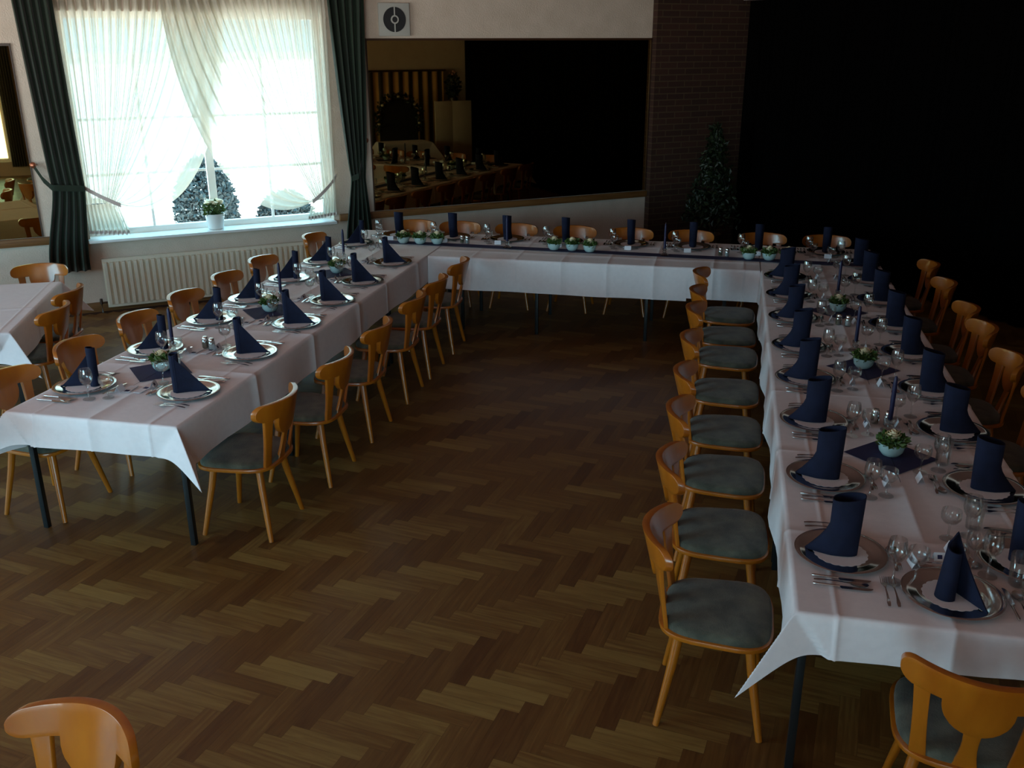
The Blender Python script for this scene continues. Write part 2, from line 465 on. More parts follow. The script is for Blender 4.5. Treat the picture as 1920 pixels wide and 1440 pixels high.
# ledge along the wall, baseboard
mb = MB(); mb.box(2.72, 6.80, -.045, 0, .745, .822); struct(wlobj(mb, 'trim_1', M['ledge'], 35, .006))
mb = MB(); mb.box(-6.0, .085, -.045, 0, .745, .822); struct(wlobj(mb, 'trim_2', M['ledge'], 35, .006))
mb = MB(); mb.box(-6.0, 6.80, -.018, 0, 0, .10); struct(wlobj(mb, 'baseboard_back', M['ledge'], 35, .004))

# window 1
def window(name, hole, yo, sgn, nv, hz, mull):
    """yo = plane of the frame; sashes with one mullion list"""
    a, b_, z0, z1 = hole
    root = wempty(name); struct(root)
    fr = MB(); w = .06; y0, y1 = (yo, yo + .07)
    fr.box(a, a + w, y0, y1, z0, z1); fr.box(b_ - w, b_, y0, y1, z0, z1)
    fr.box(a + w, b_ - w, y0, y1, z0, z0 + w); fr.box(a + w, b_ - w, y0, y1, z1 - w, z1)
    for x in mull: fr.box(x - .04, x + .04, y0, y1, z0 + w, z1 - w)
    fr.obj('window_frame', M['white_paint'], root, 35, .004)
    bars = MB()
    xs = [a + w] + list(mull) + [b_ - w]
    for i in range(len(xs) - 1):
        xa = xs[i] + (.045 if i else 0); xb = xs[i + 1] - (.045 if i < len(xs) - 2 else 0)
        for k in range(1, nv + 1):
            xm = xa + (xb - xa) * k / (nv + 1)
            bars.box(xm - .013, xm + .013, y0 + .02, y1 - .02, z0 + w, z1 - w)
        for z in hz: bars.box(xa, xb, y0 + .0201, y1 - .0199, z - .013, z + .013)
    bars.obj('glazing_bars', M['white_paint'], root, 35)
    g = MB(); g.box(a + w, b_ - w, y0 + .032, y0 + .036, z0 + w, z1 - w); g.obj('pane', M['pane'], root, 0)
    return root
window('window_1', WIN, .16, 1, 1, (1.37, 1.92), (1.40,))
window('window_2', WIN2, -FRONT_D - .2, 1, 0, (), (-4.2, -2.6))
# inner sill slab
mb = MB(); mb.box(.10, 2.66, -.13, .16, .735, .762)
struct(wlobj(mb, 'trim_3', M['white_paint'], 35, .004)).name = 'window_sill'

# garden outside
def leafball(mb, c, rx, ry, rz, n, size, rng, thin=.0):
    for _ in range(n):
        while True:
            p = Vector((rng.uniform(-1, 1), rng.uniform(-1, 1), rng.uniform(-1, 1)))
            if p.length <= 1: break
        p = p.normalized() * (p.length ** .4)
        q = Vector((c[0] + p.x * rx, c[1] + p.y * ry, c[2] + p.z * rz))
        d = Vector((rng.gauss(0, 1), rng.gauss(0, 1), rng.gauss(.4, 1))).normalized()
        e_ = d.cross(Vector((rng.gauss(0, 1), rng.gauss(0, 1), rng.gauss(0, 1)))).normalized()
        L = size * rng.uniform(.7, 1.3)
        nrm = d.cross(e_) * L * .12
        mb.add([q, q + d * L * .5 + e_ * L * .28 + nrm, q + d * L, q + d * L * .5 - e_ * L * .28 + nrm], [(0, 1, 2, 3)])
rng = random.Random(11)
for i, (s, dd, hh, lab) in enumerate([(1.72, 3.4, 1.05, 'dark garden bush outside the window behind the flower pot'), (2.9, 3.8, .45, 'low dark garden bush outside the right window panes'), (.2, 4.0, .5, 'low dark garden bush outside the left window panes')]):
    rt = empty('garden_bush', WF(s, -dd, -.5), WA)
    tag(rt, lab, 'bush')
    mb = MB(); leafball(mb, (0, 0, (hh + .5) / 2 + .1), .42, .4, (hh + .5) / 2, 6000, .08, rng); mb.obj('foliage', M['hedge'], rt, 0)
    MB().tube([(0, 0, 0), (.02, 0, .3), (0, .02, .8)], [.04, .03, .02]).obj('stem', M['soil'], rt)
for (sa, sb, dd, zt, mk, lab) in [(-12.0, 2.35, 6.0, 2.42, 'render_grey', 'added low pale house close outside, dimming the view behind the left window panes'),
                               (3.1, 16.0, 10.0, 2.40, 'render_white', 'added low white house farther outside, keeping the right window panes brighter')]:
    rt = empty('backdrop_house', WF(sa, -dd, -.6), WA); tag(rt, lab, 'house', 'added backdrop houses')  # added houses: their tones set how bright the view behind the sheers is
    MB().box(0, sb - sa, 0, 5, 0, zt + .6).obj('wall', M[mk], rt, 0)
    w_ = sb - sa
    mb = MB(); z_ = zt + .6
    mb.add([(-.3, -.5, z_ - .06), (w_ + .3, -.5, z_ - .06), (w_ + .3, 2.5, z_ + 2.6), (-.3, 2.5, z_ + 2.6), (-.3, 5.5, z_ - .06), (w_ + .3, 5.5, z_ - .06),
            (-.3, -.5, z_ + .10), (w_ + .3, -.5, z_ + .10), (w_ + .3, 2.5, z_ + 2.76), (-.3, 2.5, z_ + 2.76), (-.3, 5.5, z_ + .10), (w_ + .3, 5.5, z_ + .10)],
           [(0, 3, 2, 1), (3, 4, 5, 2), (6, 7, 8, 9), (9, 8, 11, 10), (0, 1, 7, 6), (4, 10, 11, 5), (0, 6, 9, 3), (3, 9, 10, 4), (1, 2, 8, 7), (2, 5, 11, 8)])
    mb.obj('roof', M['roof'], rt, 0)
# flower pot on the sill
rt = empty('flower_pot', WF(1.37, -.02, .762), WA)
tag(rt, 'white planter with pale flowers standing on the window sill', 'flower pot')
MB().lathe([(.065, 0), (.08, .01), (.10, .15), (.105, .165), (.095, .165), (.08, .02)], 24, cap1=False).obj('pot', M['white_paint'], rt, 50)
mb = MB(); leafball(mb, (0, 0, .21), .10, .10, .07, 200, .05, rng); mb.obj('foliage', M['leaf'], rt, 0)
for k in range(9):
    a = k * 2.4; MB().lathe([(.004, 0), (.030, .012), (.034, .026), (.012, .038)], 10, (.07 * cos(a), .07 * sin(a), .27 + .02 * sin(k * 3))).obj('blossom', M['rose'], rt, 60)

# radiator
rt = wempty('radiator'); tag(rt, 'cream ribbed panel radiator under the window', 'radiator')
mb = MB()
r0, r1, z0, z1 = .19, 2.50, .05, .553
N = 40
def radf(u, v, side):
    t = (u - r0) / (r1 - r0) * N
    fr_ = t - math.floor(t)
    ridge = .022 * (1 if .22 < fr_ < .78 else 0) * (1 if z0 + .03 < v < z1 - .03 else 0)
    return (u, -(.075 + (ridge if side else -.012)), v)
us = []
for i in range(N):
    for f_ in (0, .2, .24, .76, .8): us.append(r0 + (r1 - r0) * (i + f_) / N)
us.append(r1)
mb.slab(radf, us, [z0, z0 + .028, z0 + .034, z1 - .034, z1 - .028, z1])
mb.obj('panel', M['radiator'], rt, 30)
MB().box(r0, r1, -.062, -.02, z1 - .015, z1 + .003).obj('top_grille', M['radiator'], rt, 30, .002)
mb = MB(); mb.tube([(r0 + .02, -.06, .10), (r0 - .06, -.06, .10), (r0 - .06, -.06, .001)], .009); mb.obj('pipe', M['dark_wood'], rt)
mb = MB(); mb.tube([(r0 - .06, -.075, .095), (r0 - .06, -.075, .15)], [.018, .014]); mb.obj('valve', M['dark_wood'], rt)
for x in (.5, 2.2): MB().box(x - .02, x + .02, -.063, 0.001, .2, .5).obj('bracket', M['radiator'], rt)

# vent
rt = wempty('ventilation_grille'); tag(rt, 'square grey wall ventilator with round dark slatted opening above the mirror', 'vent')
vc = (3.463, 2.874)
mb = MB(); mb.box(vc[0] - .175, vc[0] + .175, -.04, 0, vc[1] - .168, vc[1] + .168); mb.obj('housing', M['vent'], rt, 35, .008)
def disc(r0_, r1_, y0, y1, mat, name):
    mb = MB(); n = 40; vs = []
    for r_, y in ((r0_, y0), (r0_, y1), (r1_, y1), (r1_, y0)):
        for j in range(n):
            t = 2 * pi * j / n; vs.append((vc[0] + r_ * cos(t), y, vc[1] + r_ * sin(t)))
    fs = []
    for i in range(4):
        for j in range(n):
            k = (j + 1) % n; i2 = (i + 1) % 4
            fs.append((i * n + j, i * n + k, i2 * n + k, i2 * n + j))
    mb.add(vs, fs); mb.obj(name, mat, rt, 35)
disc(.045, .128, -.044, -.040, M['vent_dark'], 'slatted_opening')
disc(.0, .030, -.052, -.040, M['vent_dark'], 'hub')
disc(.030, .044, -.054, -.040, M['vent'], 'hub_ring')
MB().box(vc[0] - .006, vc[0] + .006, -.050, -.041, vc[1] - .128, vc[1] + .128).obj('crossbar', M['vent'], rt)

# mirrors
def mirror(name, s0, s1, z0, z1, label, seams):
    rt = wempty(name); tag(rt, label, 'mirror')
    xs = [s0] + seams + [s1]
    for i in range(len(xs) - 1):
        mb = MB(); mb.box(xs[i] + .0012, xs[i + 1] - .0012, -.012, -.004, z0, z1); mb.obj('mirror_panel', M['mirror'], rt, 0)
    mb = MB(); mb.box(s0 - .012, s1 + .012, -.022, 0, z1, z1 + .022); mb.box(s0 - .012, s0, -.018, 0, z0, z1)
    mb.box(s1, s1 + .012, -.018, 0, z0, z1); mb.box(s0, s1, -.004, 0, z0, z1)
    mb.obj('frame', M['dark_wood'], rt, 35)
mirror('wall_mirror', 3.145, 6.775, .826, 2.66, 'wide bronze-tinted wall mirror between green curtain and brick pier', [5.57])
mirror('wall_mirror', -2.6, -.315, .826, 2.62, 'bronze-tinted wall mirror at the left edge of the photo beside the curtain', [])

# ------------------------------------------------------------------ curtains
def lerp(a, b_, t): return a + (b_ - a) * t
def ss(t): t = max(0, min(1, t)); return t * t * (3 - 2 * t)
def drape(profile, depth, nf, zs, phase=0, d0=.12):
    """profile(z) -> (left, right) edges"""
    mb = MB()
    def f(u, v, side):
        a, b_ = profile(v); w = b_ - a
        amp = depth(v)
        y = -(d0 + amp * sin(u * nf * 2 * pi + phase + .6 * sin(v * 2.1 + u * 4)) + .25 * amp * sin(u * nf * 5.1 + 1) + (.003 if side else 0))
        return (lerp(a, b_, u + .012 * sin(u * nf * 2 * pi + 1.2)), y, v)
    mb.slab(f, lin(0, 1, nf * 14), zs)
    return mb
def green_profile(top, tie, bot, ztie):
    def p(z):
        if z > ztie:
            t = ((z - ztie) / (3.15 - ztie)); t = t ** .75
            return lerp(tie[0], top[0], t), lerp(tie[1], top[1], t)
        t = ss((ztie - z) / (ztie - .47)) ** .8
        return lerp(tie[0], bot[0], t), lerp(tie[1], bot[1], t)
    return p
def green_curtain(label, top, tie, bot, ztie, zb, knob_s, knob_z, tie_s):
    rt = wempty('green_curtain'); tag(rt, label, 'curtain', 'green curtains at the window')
    zs = lin(zb, ztie - .12, 10) + lin(ztie - .08, ztie + .08, 6) + lin(ztie + .15, 3.15, 18)
    mb = drape(green_profile(top, tie, bot, ztie), lambda z: .035 if abs(z - ztie) > .25 else .02, 5, zs, 0, .14)
    mb.obj('drape', M['green'], rt, 180)
    # tie band from the wall knob round the drape
    mb = MB()
    a = Vector((knob_s, -.05, knob_z)); c = Vector((tie_s, -.185, ztie))
    q0 = Vector((tie[0] if tie_s > knob_s else tie[1], -.14, ztie - .02))
    far = tie[1] if tie_s > knob_s else tie[0]
    pts = [a, a.lerp(c, .5) + Vector((0, -.01, -.03)), c, Vector((far, -.15, ztie - .03))]
    def bf(u, v, side):
        k = u * (len(pts) - 1); i = min(int(k), len(pts) - 2); p = pts[i].lerp(pts[i + 1], k - i)
        return (p.x, p.y - (.006 if side else 0), p.z + v)
    mb.slab(bf, lin(0, 1, 22), [-.03, -.015, .015, .03]); mb.obj('tieback', M['green'], rt, 60)
    kb = MB(); kb.tube([(knob_s, 0, knob_z), (knob_s, -.05, knob_z)], .008)
    kb.obj('hook', M['copper'], rt)
    kb = MB(); kb.tube([(knob_s, -.045, knob_z + .0), (knob_s, -.055, knob_z), (knob_s, -.07, knob_z), (knob_s, -.078, knob_z)], [.022, .030, .028, .012], 16)
    kb.obj('knob', M['copper'], rt, 60)
green_curtain('long dark green velvet curtain right of the window, tied back to a knob', (2.69, 3.10), (2.84, 3.01), (2.74, 3.06), 1.25, .30, 3.06, 1.62, 2.92)
green_curtain('long dark green velvet curtain left of the window, tied back towards the mirror', (-.235, .11), (-.155, .14), (-.30, .075), 1.32, .47, -.285, 1.53, -.15)

def sheer(label, name_top, bw, tie_z, flip, phase):
    rt = wempty('sheer_curtain'); tag(rt, label, 'curtain', 'white sheer curtains on the window')
    a, b_ = name_top
    mb = MB()
    def f(u, v):
        # u across (0 = outer edge), v 0 at the rod .. 1 at the tie
        s_top = lerp(a, b_, u)
        sg = 1 if b_ > a else -1
        # the outer quarter hangs nearly straight, the rest is drawn into the tie
        if u < .22: s_tie = a + sg * (.02 + u / .22 * bw * .55)
        else: s_tie = a + sg * (.02 + bw * (.55 + .45 * (u - .22) / .78))
        zt = tie_z + .02 * (1 - u)
        x0, z0_ = s_top, 3.12
        w_ = max(0, (u - .74) / .26)
        sag = .85 * w_ ** 1.3
        x1, z1_ = lerp(s_top, s_tie, .22 * (1 - w_)), lerp(2.35, 2.1, u)
        x2, z2_ = lerp(s_top, s_tie, .78 - .42 * w_), tie_z + .42 - sag
        t = v; q = 1 - t
        x = q**3 * x0 + 3*q*q*t * x1 + 3*q*t*t * x2 + t**3 * s_tie
        z = q**3 * z0_ + 3*q*q*t * z1_ + 3*q*t*t * z2_ + t**3 * zt
        amp = lerp(.022, .010, v)
        fold = sin(u * 2 * pi * 19 + phase + .5 * sin(u * 9)) + .35 * sin(u * 2 * pi * 43)
        y = -(.055 + flip * .0 + amp * fold)
        if not flip: y += .035
        return (x, y - (.03 if flip else 0), z)
    mb.grid(f, lin(0, 1, 300), lin(0, 1, 44))
    mb.obj('sheer_panel', M['sheer'], rt, 180)
    # tail hanging below the tie
    mb = MB()
    zb = .80
    def g(u, v):
        w0, w1 = bw, bw + .06
        w = lerp(w0, w1, ss(v) ** .9)
        x = a + (.02 + u * w) * (1 if b_ > a else -1)
        y = -(.075 + lerp(.010, .022, v) * sin(u * 2 * pi * 9 + phase))
        return (x, y, lerp(tie_z + .02, zb + .03 * (1 - u) + .006 * sin(u * 60), v))
    mb.grid(g, lin(0, 1, 110), lin(0, 1, 12)); mb.obj('tail', M['sheer'], rt, 180)
    mb = MB()
    mb.grid(lambda u, v: (lambda p: (p[0], p[1] - .004, p[2] + .03 - v * .035 * (1 + .3 * sin(u * 260))))(g(u, 1)), lin(0, 1, 110), lin(0, 1, 3))
    mb.obj('fringe', M['fringe'], rt, 180)
    mb = MB()
    wall_s = .06 if b_ > a else 2.70
    def bf(u, v, side):
        t = u
        x = lerp(wall_s, a + (bw + .03) * (1 if b_ > a else -1), t); z = lerp(tie_z + .26, tie_z, t ** .8) + v
        return (x, -(.06 + .075 * sin(min(t, 1) * pi * .55) + (.003 if side else 0)), z)
    mb.slab(bf, lin(0, 1, 16), [-.022, 0, .022]); mb.obj('tieback', M['fringe'], rt, 60)
sheer('white sheer curtain gathered to the left side of the window', (.10, 1.66), .32, 1.10, 0, 0)
sheer('white sheer curtain crossing over and gathered to the right of the window', (2.69, 1.06), .26, 1.00, 1, 1.3)
# straight outer strip of the left sheer is part of its fullness; rod above
mb = MB(); mb.tube([WF(-.35, .10, 3.20), WF(3.2, .10, 3.20)], .015); tag(mb.obj('curtain_rod', M['white_paint']), 'white curtain rod above the window', 'curtain rod')

# opposite window curtains (seen in the left mirror)
for lab, s0, s1 in (('dark green curtain beside the opposite window, seen in the left mirror', -1.02, -.72), ('dark green curtain at the far side of the opposite window', -5.98, -5.7)):
    rt = wempty('green_curtain'); tag(rt, lab, 'curtain')
    mb = MB()
    mb.slab(lambda u, v, side: (lerp(s0, s1, u), -(FRONT_D - .12 - .03 * sin(u * 40) - (.003 if side else 0)), v), lin(0, 1, 90), lin(.2, 3.0, 8))
    mb.obj('drape', M['green'], rt, 180)

# ------------------------------------------------------------------ chairs
def make_chair():
    rt = empty('dining_chair'); tag(rt, '', 'chair', 'beech dining chairs')
    # seat plate outline: rounded, narrower at the back
    def outline(sc, yo=0):
        pts = []
        for k in range(40):
            t = 2 * pi * k / 40
            c, s_ = cos(t), sin(t)
            p = 3.7
            x = .232 * abs(c) ** (2 / p) * (1 if c > 0 else -1)
            y = .228 * abs(s_) ** (2 / p) * (1 if s_ > 0 else -1)
            x *= 1 + .08 * y / .22
            pts.append((x * sc, y * sc + yo))
        return pts
    mb = MB(); mb.prism(outline(1), .418, .438); mb.obj('seat_plate', M['beech'], rt, 40, .005)
    mb = MB()
    vs = []; fs = []
    rings = [(.985, .438), (1.0 * .985, .452), (.95, .464), (.85, .470), (.5, .474), (.02, .475)]
    for sc, z in rings:
        vs += [(x * .955, y * .955 + .004, z) for x, y in outline(sc)]
    n = 40
    for i in range(len(rings) - 1):
        for j in range(n):
            k = (j + 1) % n; fs.append((i * n + j, i * n + k, (i + 1) * n + k, (i + 1) * n + j))
    fs.append(tuple(range((len(rings) - 1) * n, len(rings) * n)))
    mb.add(vs, fs); mb.obj('seat_cushion', M['seat'], rt, 60)
    for sx_, sy_ in ((1, 1), (-1, 1), (1, -1), (-1, -1)):
        mb = MB()
        mb.tube([(.135 * sx_, .135 * sy_, .42), (.155 * sx_, .155 * sy_, .28), (.205 * sx_, .205 * sy_, 0)], [.021, .0195, .0135], 14)
        mb.obj('leg', M['beech'], rt, 50)
    # backrest
    def back_y(x, z):
        k = max(0, (z - .44)) / .38
        return -.203 - .100 * k + 2.1 * x * x * (.30 + .70 * k)
    def railf(u, v, side):
        x = u
        de = .232 - abs(x); re_ = .046
        ztop, zbot = .818 - .006 * (x / .2) ** 2, .716
        if de < re_:
            cut = re_ - sqrt(max(0, re_ * re_ - (re_ - de) ** 2))
            ztop -= cut * .95; zbot += cut * .95
        bul = .122
        if abs(x) < .104: zbot -= bul * sqrt(max(0, 1 - (x / .104) ** 2)) ** .9
        z = lerp(zbot, ztop, v)
        th = .015 if side else -.015
        return (x * (1 + .0), back_y(x, z) + th, z)
    mb = MB()
    us = sorted(set([round(t, 4) for t in lin(-.230, .230, 27)] + [-.104, .104, -.102, .102, -.096, .096, -.2275, .2275, -.2315, .2315, -.222, .222, -.206, .206, -.193, .193]))
    mb.slab(railf, us, lin(0, 1, 7)); mb.obj('top_rail', M['beech'], rt, 50, .007)
    for sx_ in (-1, 1):
        mb = MB()
        def pf(u, v, side):
            z = lerp(.430, .770, v)
            w = .027 - .004 * sin(v * pi)
            cx_ = sx_ * lerp(.140, .165, v)
            x = cx_ + u * w
            return (x, back_y(x, z) - .001 + (.008 if side else -.009), z)
        mb.slab(pf, [-1, -.5, 0, .5, 1], lin(0, 1, 9)); mb.obj('side_slat', M['beech'], rt, 50, .004)
    mb = MB()
    def cf(u, v, side):
        z = lerp(.430, .67, v)
        w = .024 + .016 * (2 * v - 1) ** 2
        x = u * w
        return (x, back_y(x, z) - .001 + (.008 if side else -.009), z)
    mb.slab(cf, [-1, -.5, 0, .5, 1], lin(0, 1, 9)); mb.obj('centre_slat', M['beech'], rt, 50, .004)
    return rt
CH = Proto(make_chair())
ORD = ['nearest', 'second', 'third', 'fourth', 'fifth', 'sixth', 'seventh', 'eighth', 'ninth']
def od(k): return ORD[k]
rng = random.Random(5)
def chair(x, y, rz, label, group):
    CH.place((x, y, 0), rz + radians(rng.uniform(-2, 2)), label, group)
LRc = [-3.86, -3.15, -2.43, -1.67, -1.08, -.40]
for k, y in enumerate(LRc):
    chair(.155 if k == 0 else .205, y, pi / 2, 'beech chair, %s from the front on the inner side of the left table arm' % od(k), 'chairs on the inner side of the left arm')
for k, y in enumerate([-3.90, -3.26, -2.60, -1.97, -1.32, -.685, .44]):
    chair(-1.12, y, -pi / 2, 'beech chair, %s from the front on the window side of the left arm' % od(k), 'chairs on the window side of the left arm')
for k, x in enumerate([-.56, -.06, .56, 1.18, 1.77, 2.38, 3.10, 3.71]):
    chair(x, 1.19, pi, 'beech chair behind the far head table, %s from the left' % ('first' if k == 0 else od(k)), 'chairs behind the head table')
for k, y in enumerate([-4.90, -4.23, -3.58, -2.97, -2.28, -1.54, -1.0, -.38]):
    chair(2.79, y, -pi / 2, 'beech chair, %s from the front on the inner side of the right arm' % od(k), 'chairs on the inner side of the right arm')
for k, y in enumerate([-3.00, -2.32, -1.64, -1.13, -.36, .33]):
    chair(4.24, y, pi / 2, 'beech chair in the dark behind the right arm, %s from the front' % od(k), 'chairs on the outer side of the right arm')
chair(3.62, -5.41, -.2, 'beech chair at the near end of the right arm, cropped at the bottom right', 'single chairs')
chair(.985, -6.65, pi - .12, 'beech chair alone on the parquet at the bottom left corner', 'single chairs')

# ------------------------------------------------------------------ tables
TZ = .748
def table(x0, x1, y0, y1, label, loc=None, rz=0, group='folding tables of the horseshoe', ins=(.045, .045, .04, .04)):
    cx_, cy_ = (x0 + x1) / 2, (y0 + y1) / 2
    rt = empty('banquet_table', loc if loc else (cx_, cy_, 0), rz); tag(rt, label, 'table', group)
    hx, hy = (x1 - x0) / 2 - .002, (y1 - y0) / 2 - .002
    MB().box(-hx, hx, -hy, hy, TZ - .028, TZ - .003).obj('tabletop', M['tabletop'], rt, 35, .003)
    mb = MB()
    i_ = .06
    mb.box(-hx + i_, hx - i_, -hy + i_, -hy + i_ + .02, TZ - .075, TZ - .028); mb.box(-hx + i_, hx - i_, hy - i_ - .02, hy - i_, TZ - .075, TZ - .028)
    mb.box(-hx + i_, -hx + i_ + .02, -hy + i_ + .02, hy - i_ - .02, TZ - .075, TZ - .028); mb.box(hx - i_ - .02, hx - i_, -hy + i_ + .02, hy - i_ - .02, TZ - .075, TZ - .028)
    mb.obj('apron_frame', M['black_metal'], rt, 35)
    for sx_ in (-1, 1):
        for sy_ in (-1, 1):
            x = -hx + ins[0] if sx_ < 0 else hx - ins[1]; y = -hy + ins[2] if sy_ < 0 else hy - ins[3]
            MB().box(x - .015, x + .015, y - .015, y + .015, .0, TZ - .075).obj('leg', M['black_metal'], rt, 35, .002)
    return rt
LX0, LX1, RX0, RX1, YN_L, YN_R, YF = -1.035, 0.0, 3.05, 4.087, -4.27, -5.32, 1.13
ys = [YN_L, -2.9, -.99, YF]
for k in range(3): table(LX0, LX1, ys[k], ys[k + 1], ['near table of the left arm, black steel legs under the white cloth', 'middle table of the left arm, hidden under the cloth', 'far table of the left arm where it joins the head table'][k], ins=(.045, .045, .09 if k == 0 else .04, .25 if k == 2 else .04))
ys = [YN_R, -3.71, -1.97, -.82, YF]
for k in range(4): table(RX0, RX1, ys[k], ys[k + 1], '%s table of the right arm, black steel legs under the white cloth' % ['nearest', 'second', 'third', 'farthest'][k], ins=(.045, .045, .09 if k == 0 else .04, .25 if k == 3 else .04))
xs = lin(LX1, RX0, 3)
for k in range(2): table(xs[k], xs[k + 1], 0, YF, '%s half of the head table, black steel legs' % ['left', 'right'][k], ins=((.29, .50, .17, .25), (.53, .29, .17, .25))[k])

def cloth(name, x0, x1, y0, y1, drops, label, creases_x=(), creases_y=(), zoff=0, loc=(0, 0, 0), rz=0, wav=1, hem=None):
    """drops = (x-, x+, y-, y+); 0 means it ends at the edge"""
    dxm, dxp, dym, dyp = drops
    rg = random.Random(len(label) * 7 + int(abs(y0) * 100))
    ph = [rg.uniform(0, 6) for _ in range(6)]
    def axis(a, b_, dm, dp, cr):
        pts = []
        if dm: pts += [a - dm + dm * i / 26 for i in range(26)] + [a + .16 * i / 12 for i in range(1, 13)]
        n = max(2, int((b_ - a) / .09)); pts += lin(a, b_, n)
        if dp: pts += [b_ + dp * i / 26 for i in range(1, 27)] + [b_ - .16 * i / 12 for i in range(1, 13)]
        for c in cr: pts += [c - .009, c, c + .009]
        pts = sorted(pts); out = [pts[0]]
        for p in pts[1:]:
            if p - out[-1] > .0035: out.append(p)
        return out
    ux, uy = axis(x0, x1, dxm, dxp, creases_x), axis(y0, y1, dym, dyp, creases_y)
    top = TZ + .0015 + zoff
    def crease(x, y):
        h = 0
        for c in creases_x: h = max(h, exp(-((x - c) / .006) ** 2))
        for c in creases_y: h = max(h, exp(-((y - c) / .006) ** 2))
        return h
    def f(x, y):
        ax = (x0 - x) if x < x0 else (x - x1 if x > x1 else 0); sx_ = -1 if x < x0 else 1
        ay = (y0 - y) if y < y0 else (y - y1 if y > y1 else 0); sy_ = -1 if y < y0 else 1
        if ax < 1e-6: ax = 0
        if ay < 1e-6: ay = 0
        cr = crease(x, y)
        X = min(max(x, x0), x1); Y = min(max(y, y0), y1)
        if ax == 0 and ay == 0:
            return (X, Y, top + .0036 * cr)
        if ax or ay:
            for gx, sgx, mdx in ((x0, -1, dxm), (x1, 1, dxp)):
                for gy, sgy, mdy in ((y0, -1, dym), (y1, 1, dyp)):
                    if not (mdx and mdy): continue
                    dx, dy = sgx * (x - gx), sgy * (y - gy)
                    if dx <= 0 and dy <= 0: continue
                    th = math.degrees(atan2(dy, dx)); tB, tA, t0 = -26, 90 + 36, math.degrees(atan2(mdy, mdx))
                    if not tB < th < tA: continue
                    r = sqrt(dx * dx + dy * dy)
                    if r > .5: continue
                    dT = Vector((sgx * .50, sgy * .36, -.80)).normalized()
                    if th < t0: d0 = Vector((0, sgy * sin(radians(tB)), -cos(radians(tB)))); t = (th - tB) / (t0 - tB)
                    else: d0 = Vector((sgx * cos(radians(tA)), 0, -sin(radians(tA)))); t = (tA - th) / (tA - t0)
                    om = d0.angle(dT)
                    d_ = (d0 * sin((1 - t) * om) + dT * sin(t * om)) / sin(om)
                    r *= 1 + .16 * t * t
                    p = Vector((gx, gy, top)) + d_ * r
                    e_ = .004 + min(1, r / .05) * .004
                    return (p.x + sgx * e_, p.y + sgy * e_, p.z)
        if ax and ay: return (X + sx_ * ax * .3, Y + sy_ * ay * .3, top - max(ax, ay))
        a = ax or ay
        h = (dxm if sx_ < 0 else dxp) if ax else (dym if sy_ < 0 else dyp)
        q = a / h
        s_ = Y if ax else X
        o_ = .004 + .004 * min(1, a / .02) + wav * q * (.010 * sin(s_ * 5.1 + ph[0]) + .006 * sin(s_ * 11.3 + ph[1]) + .008) + .0065 * cr
        if o_ < .004: o_ = .004
        z = top - a * (1 - .02 * q) + .004 * min(1, a / .02) * 0
        if ax: return (X + sx_ * o_, Y, z)
        return (X, Y + sy_ * o_, z)
    mb = MB(); mb.grid(f, ux, uy)
    o = mb.obj('tablecloth', M['cloth'], None, 180, loc=loc, rz=rz)
    tag(o, label, 'tablecloth', 'white tablecloths')
    return o
# left arm
cloth('c', LX0, LX1, YN_L, -1.55, (.26, .26, .185, 0), 'white tablecloth over the near part of the left arm, corner flap hanging', (-.52, -.16, -.86), (-3.42, -2.58, -1.74))
cloth('c', LX0, LX1, -1.62, YF, (.26, .25, 0, .25), 'white tablecloth over the far part of the left arm by the curtain', (-.52,), (-1.12, -.3, .5), zoff=.002)
# head table
cloth('c', .012, 2.42, 0, YF, (0, 0, .31, .25), 'white tablecloth with hanging front over the left and middle of the head table', (.43, .85, 1.28, 1.70, 2.12), (.3, .8), zoff=.0035)
cloth('c', 2.36, 3.04, 0, YF, (0, 0, .285, .25), 'short white tablecloth over the right end of the head table', (2.64, 2.9), (.3,), zoff=.005)
# right arm
cloth('c', RX0, RX1, YN_R, -2.60, (.275, .28, .16, 0), 'white tablecloth over the near part of the right arm, large corner flap', (3.19, 3.57, 3.95), (-4.72, -3.90, -3.05), wav=1.3)
cloth('c', RX0, RX1, -2.68, YF, (.27, .28, 0, .25), 'white tablecloth over the far part of the right arm', (3.57,), (-2.1, -1.2, -.3, .6), zoff=.002, wav=1.3)

# second table at the left edge
A2 = radians(25)
def L2(x, y):  # local frame: origin at its back right corner, x to the right edge dir, y back
    return Vector((-2.72 + x * cos(A2) - y * sin(A2), -1.60 + x * sin(A2) + y * cos(A2), 0))
c2 = L2(-.8, -.76)
table(-.8, .8, -.76, .76, 'separate table at the left edge under a white cloth', loc=tuple(c2), rz=A2, group='side table', ins=(.045, .045, .16, .16))
cloth('c', -.8, .8, -.76, .76, (.25, .25, .22, .22), 'white tablecloth on the separate table at the left edge', (.1, .72), (-.1,), loc=tuple(c2), rz=A2)
c_ = c2 + Matrix.Rotation(A2, 3, 'Z') @ Vector((.06, .12, TZ + .006))
mb = MB(); q = .22; mb.prism([(0, -q), (q, 0), (0, q), (-q, 0)], 0, .0015)
tag(mb.obj('paper_mat', M['mat'], None, 0, loc=tuple(c_), rz=A2), 'navy square mat on the separate table at the left edge', 'table mat')
for k, (lx, ly, rz, lab) in enumerate([(.56, .93, pi, 'beech chair on the wall side of the separate left table'),
                                       (.775, .26, pi / 2, 'beech chair at the right of the separate left table, nearer the radiator'),
                                       (.79, -.30, pi / 2, 'beech chair at the right of the separate left table, nearer the camera')]):
    p = c2 + Matrix.Rotation(A2, 3, 'Z') @ Vector((lx, ly, 0))
    chair(p.x, p.y, rz + (A2 if k == 0 else .24 - .02 * k), lab, 'chairs round the separate left table')
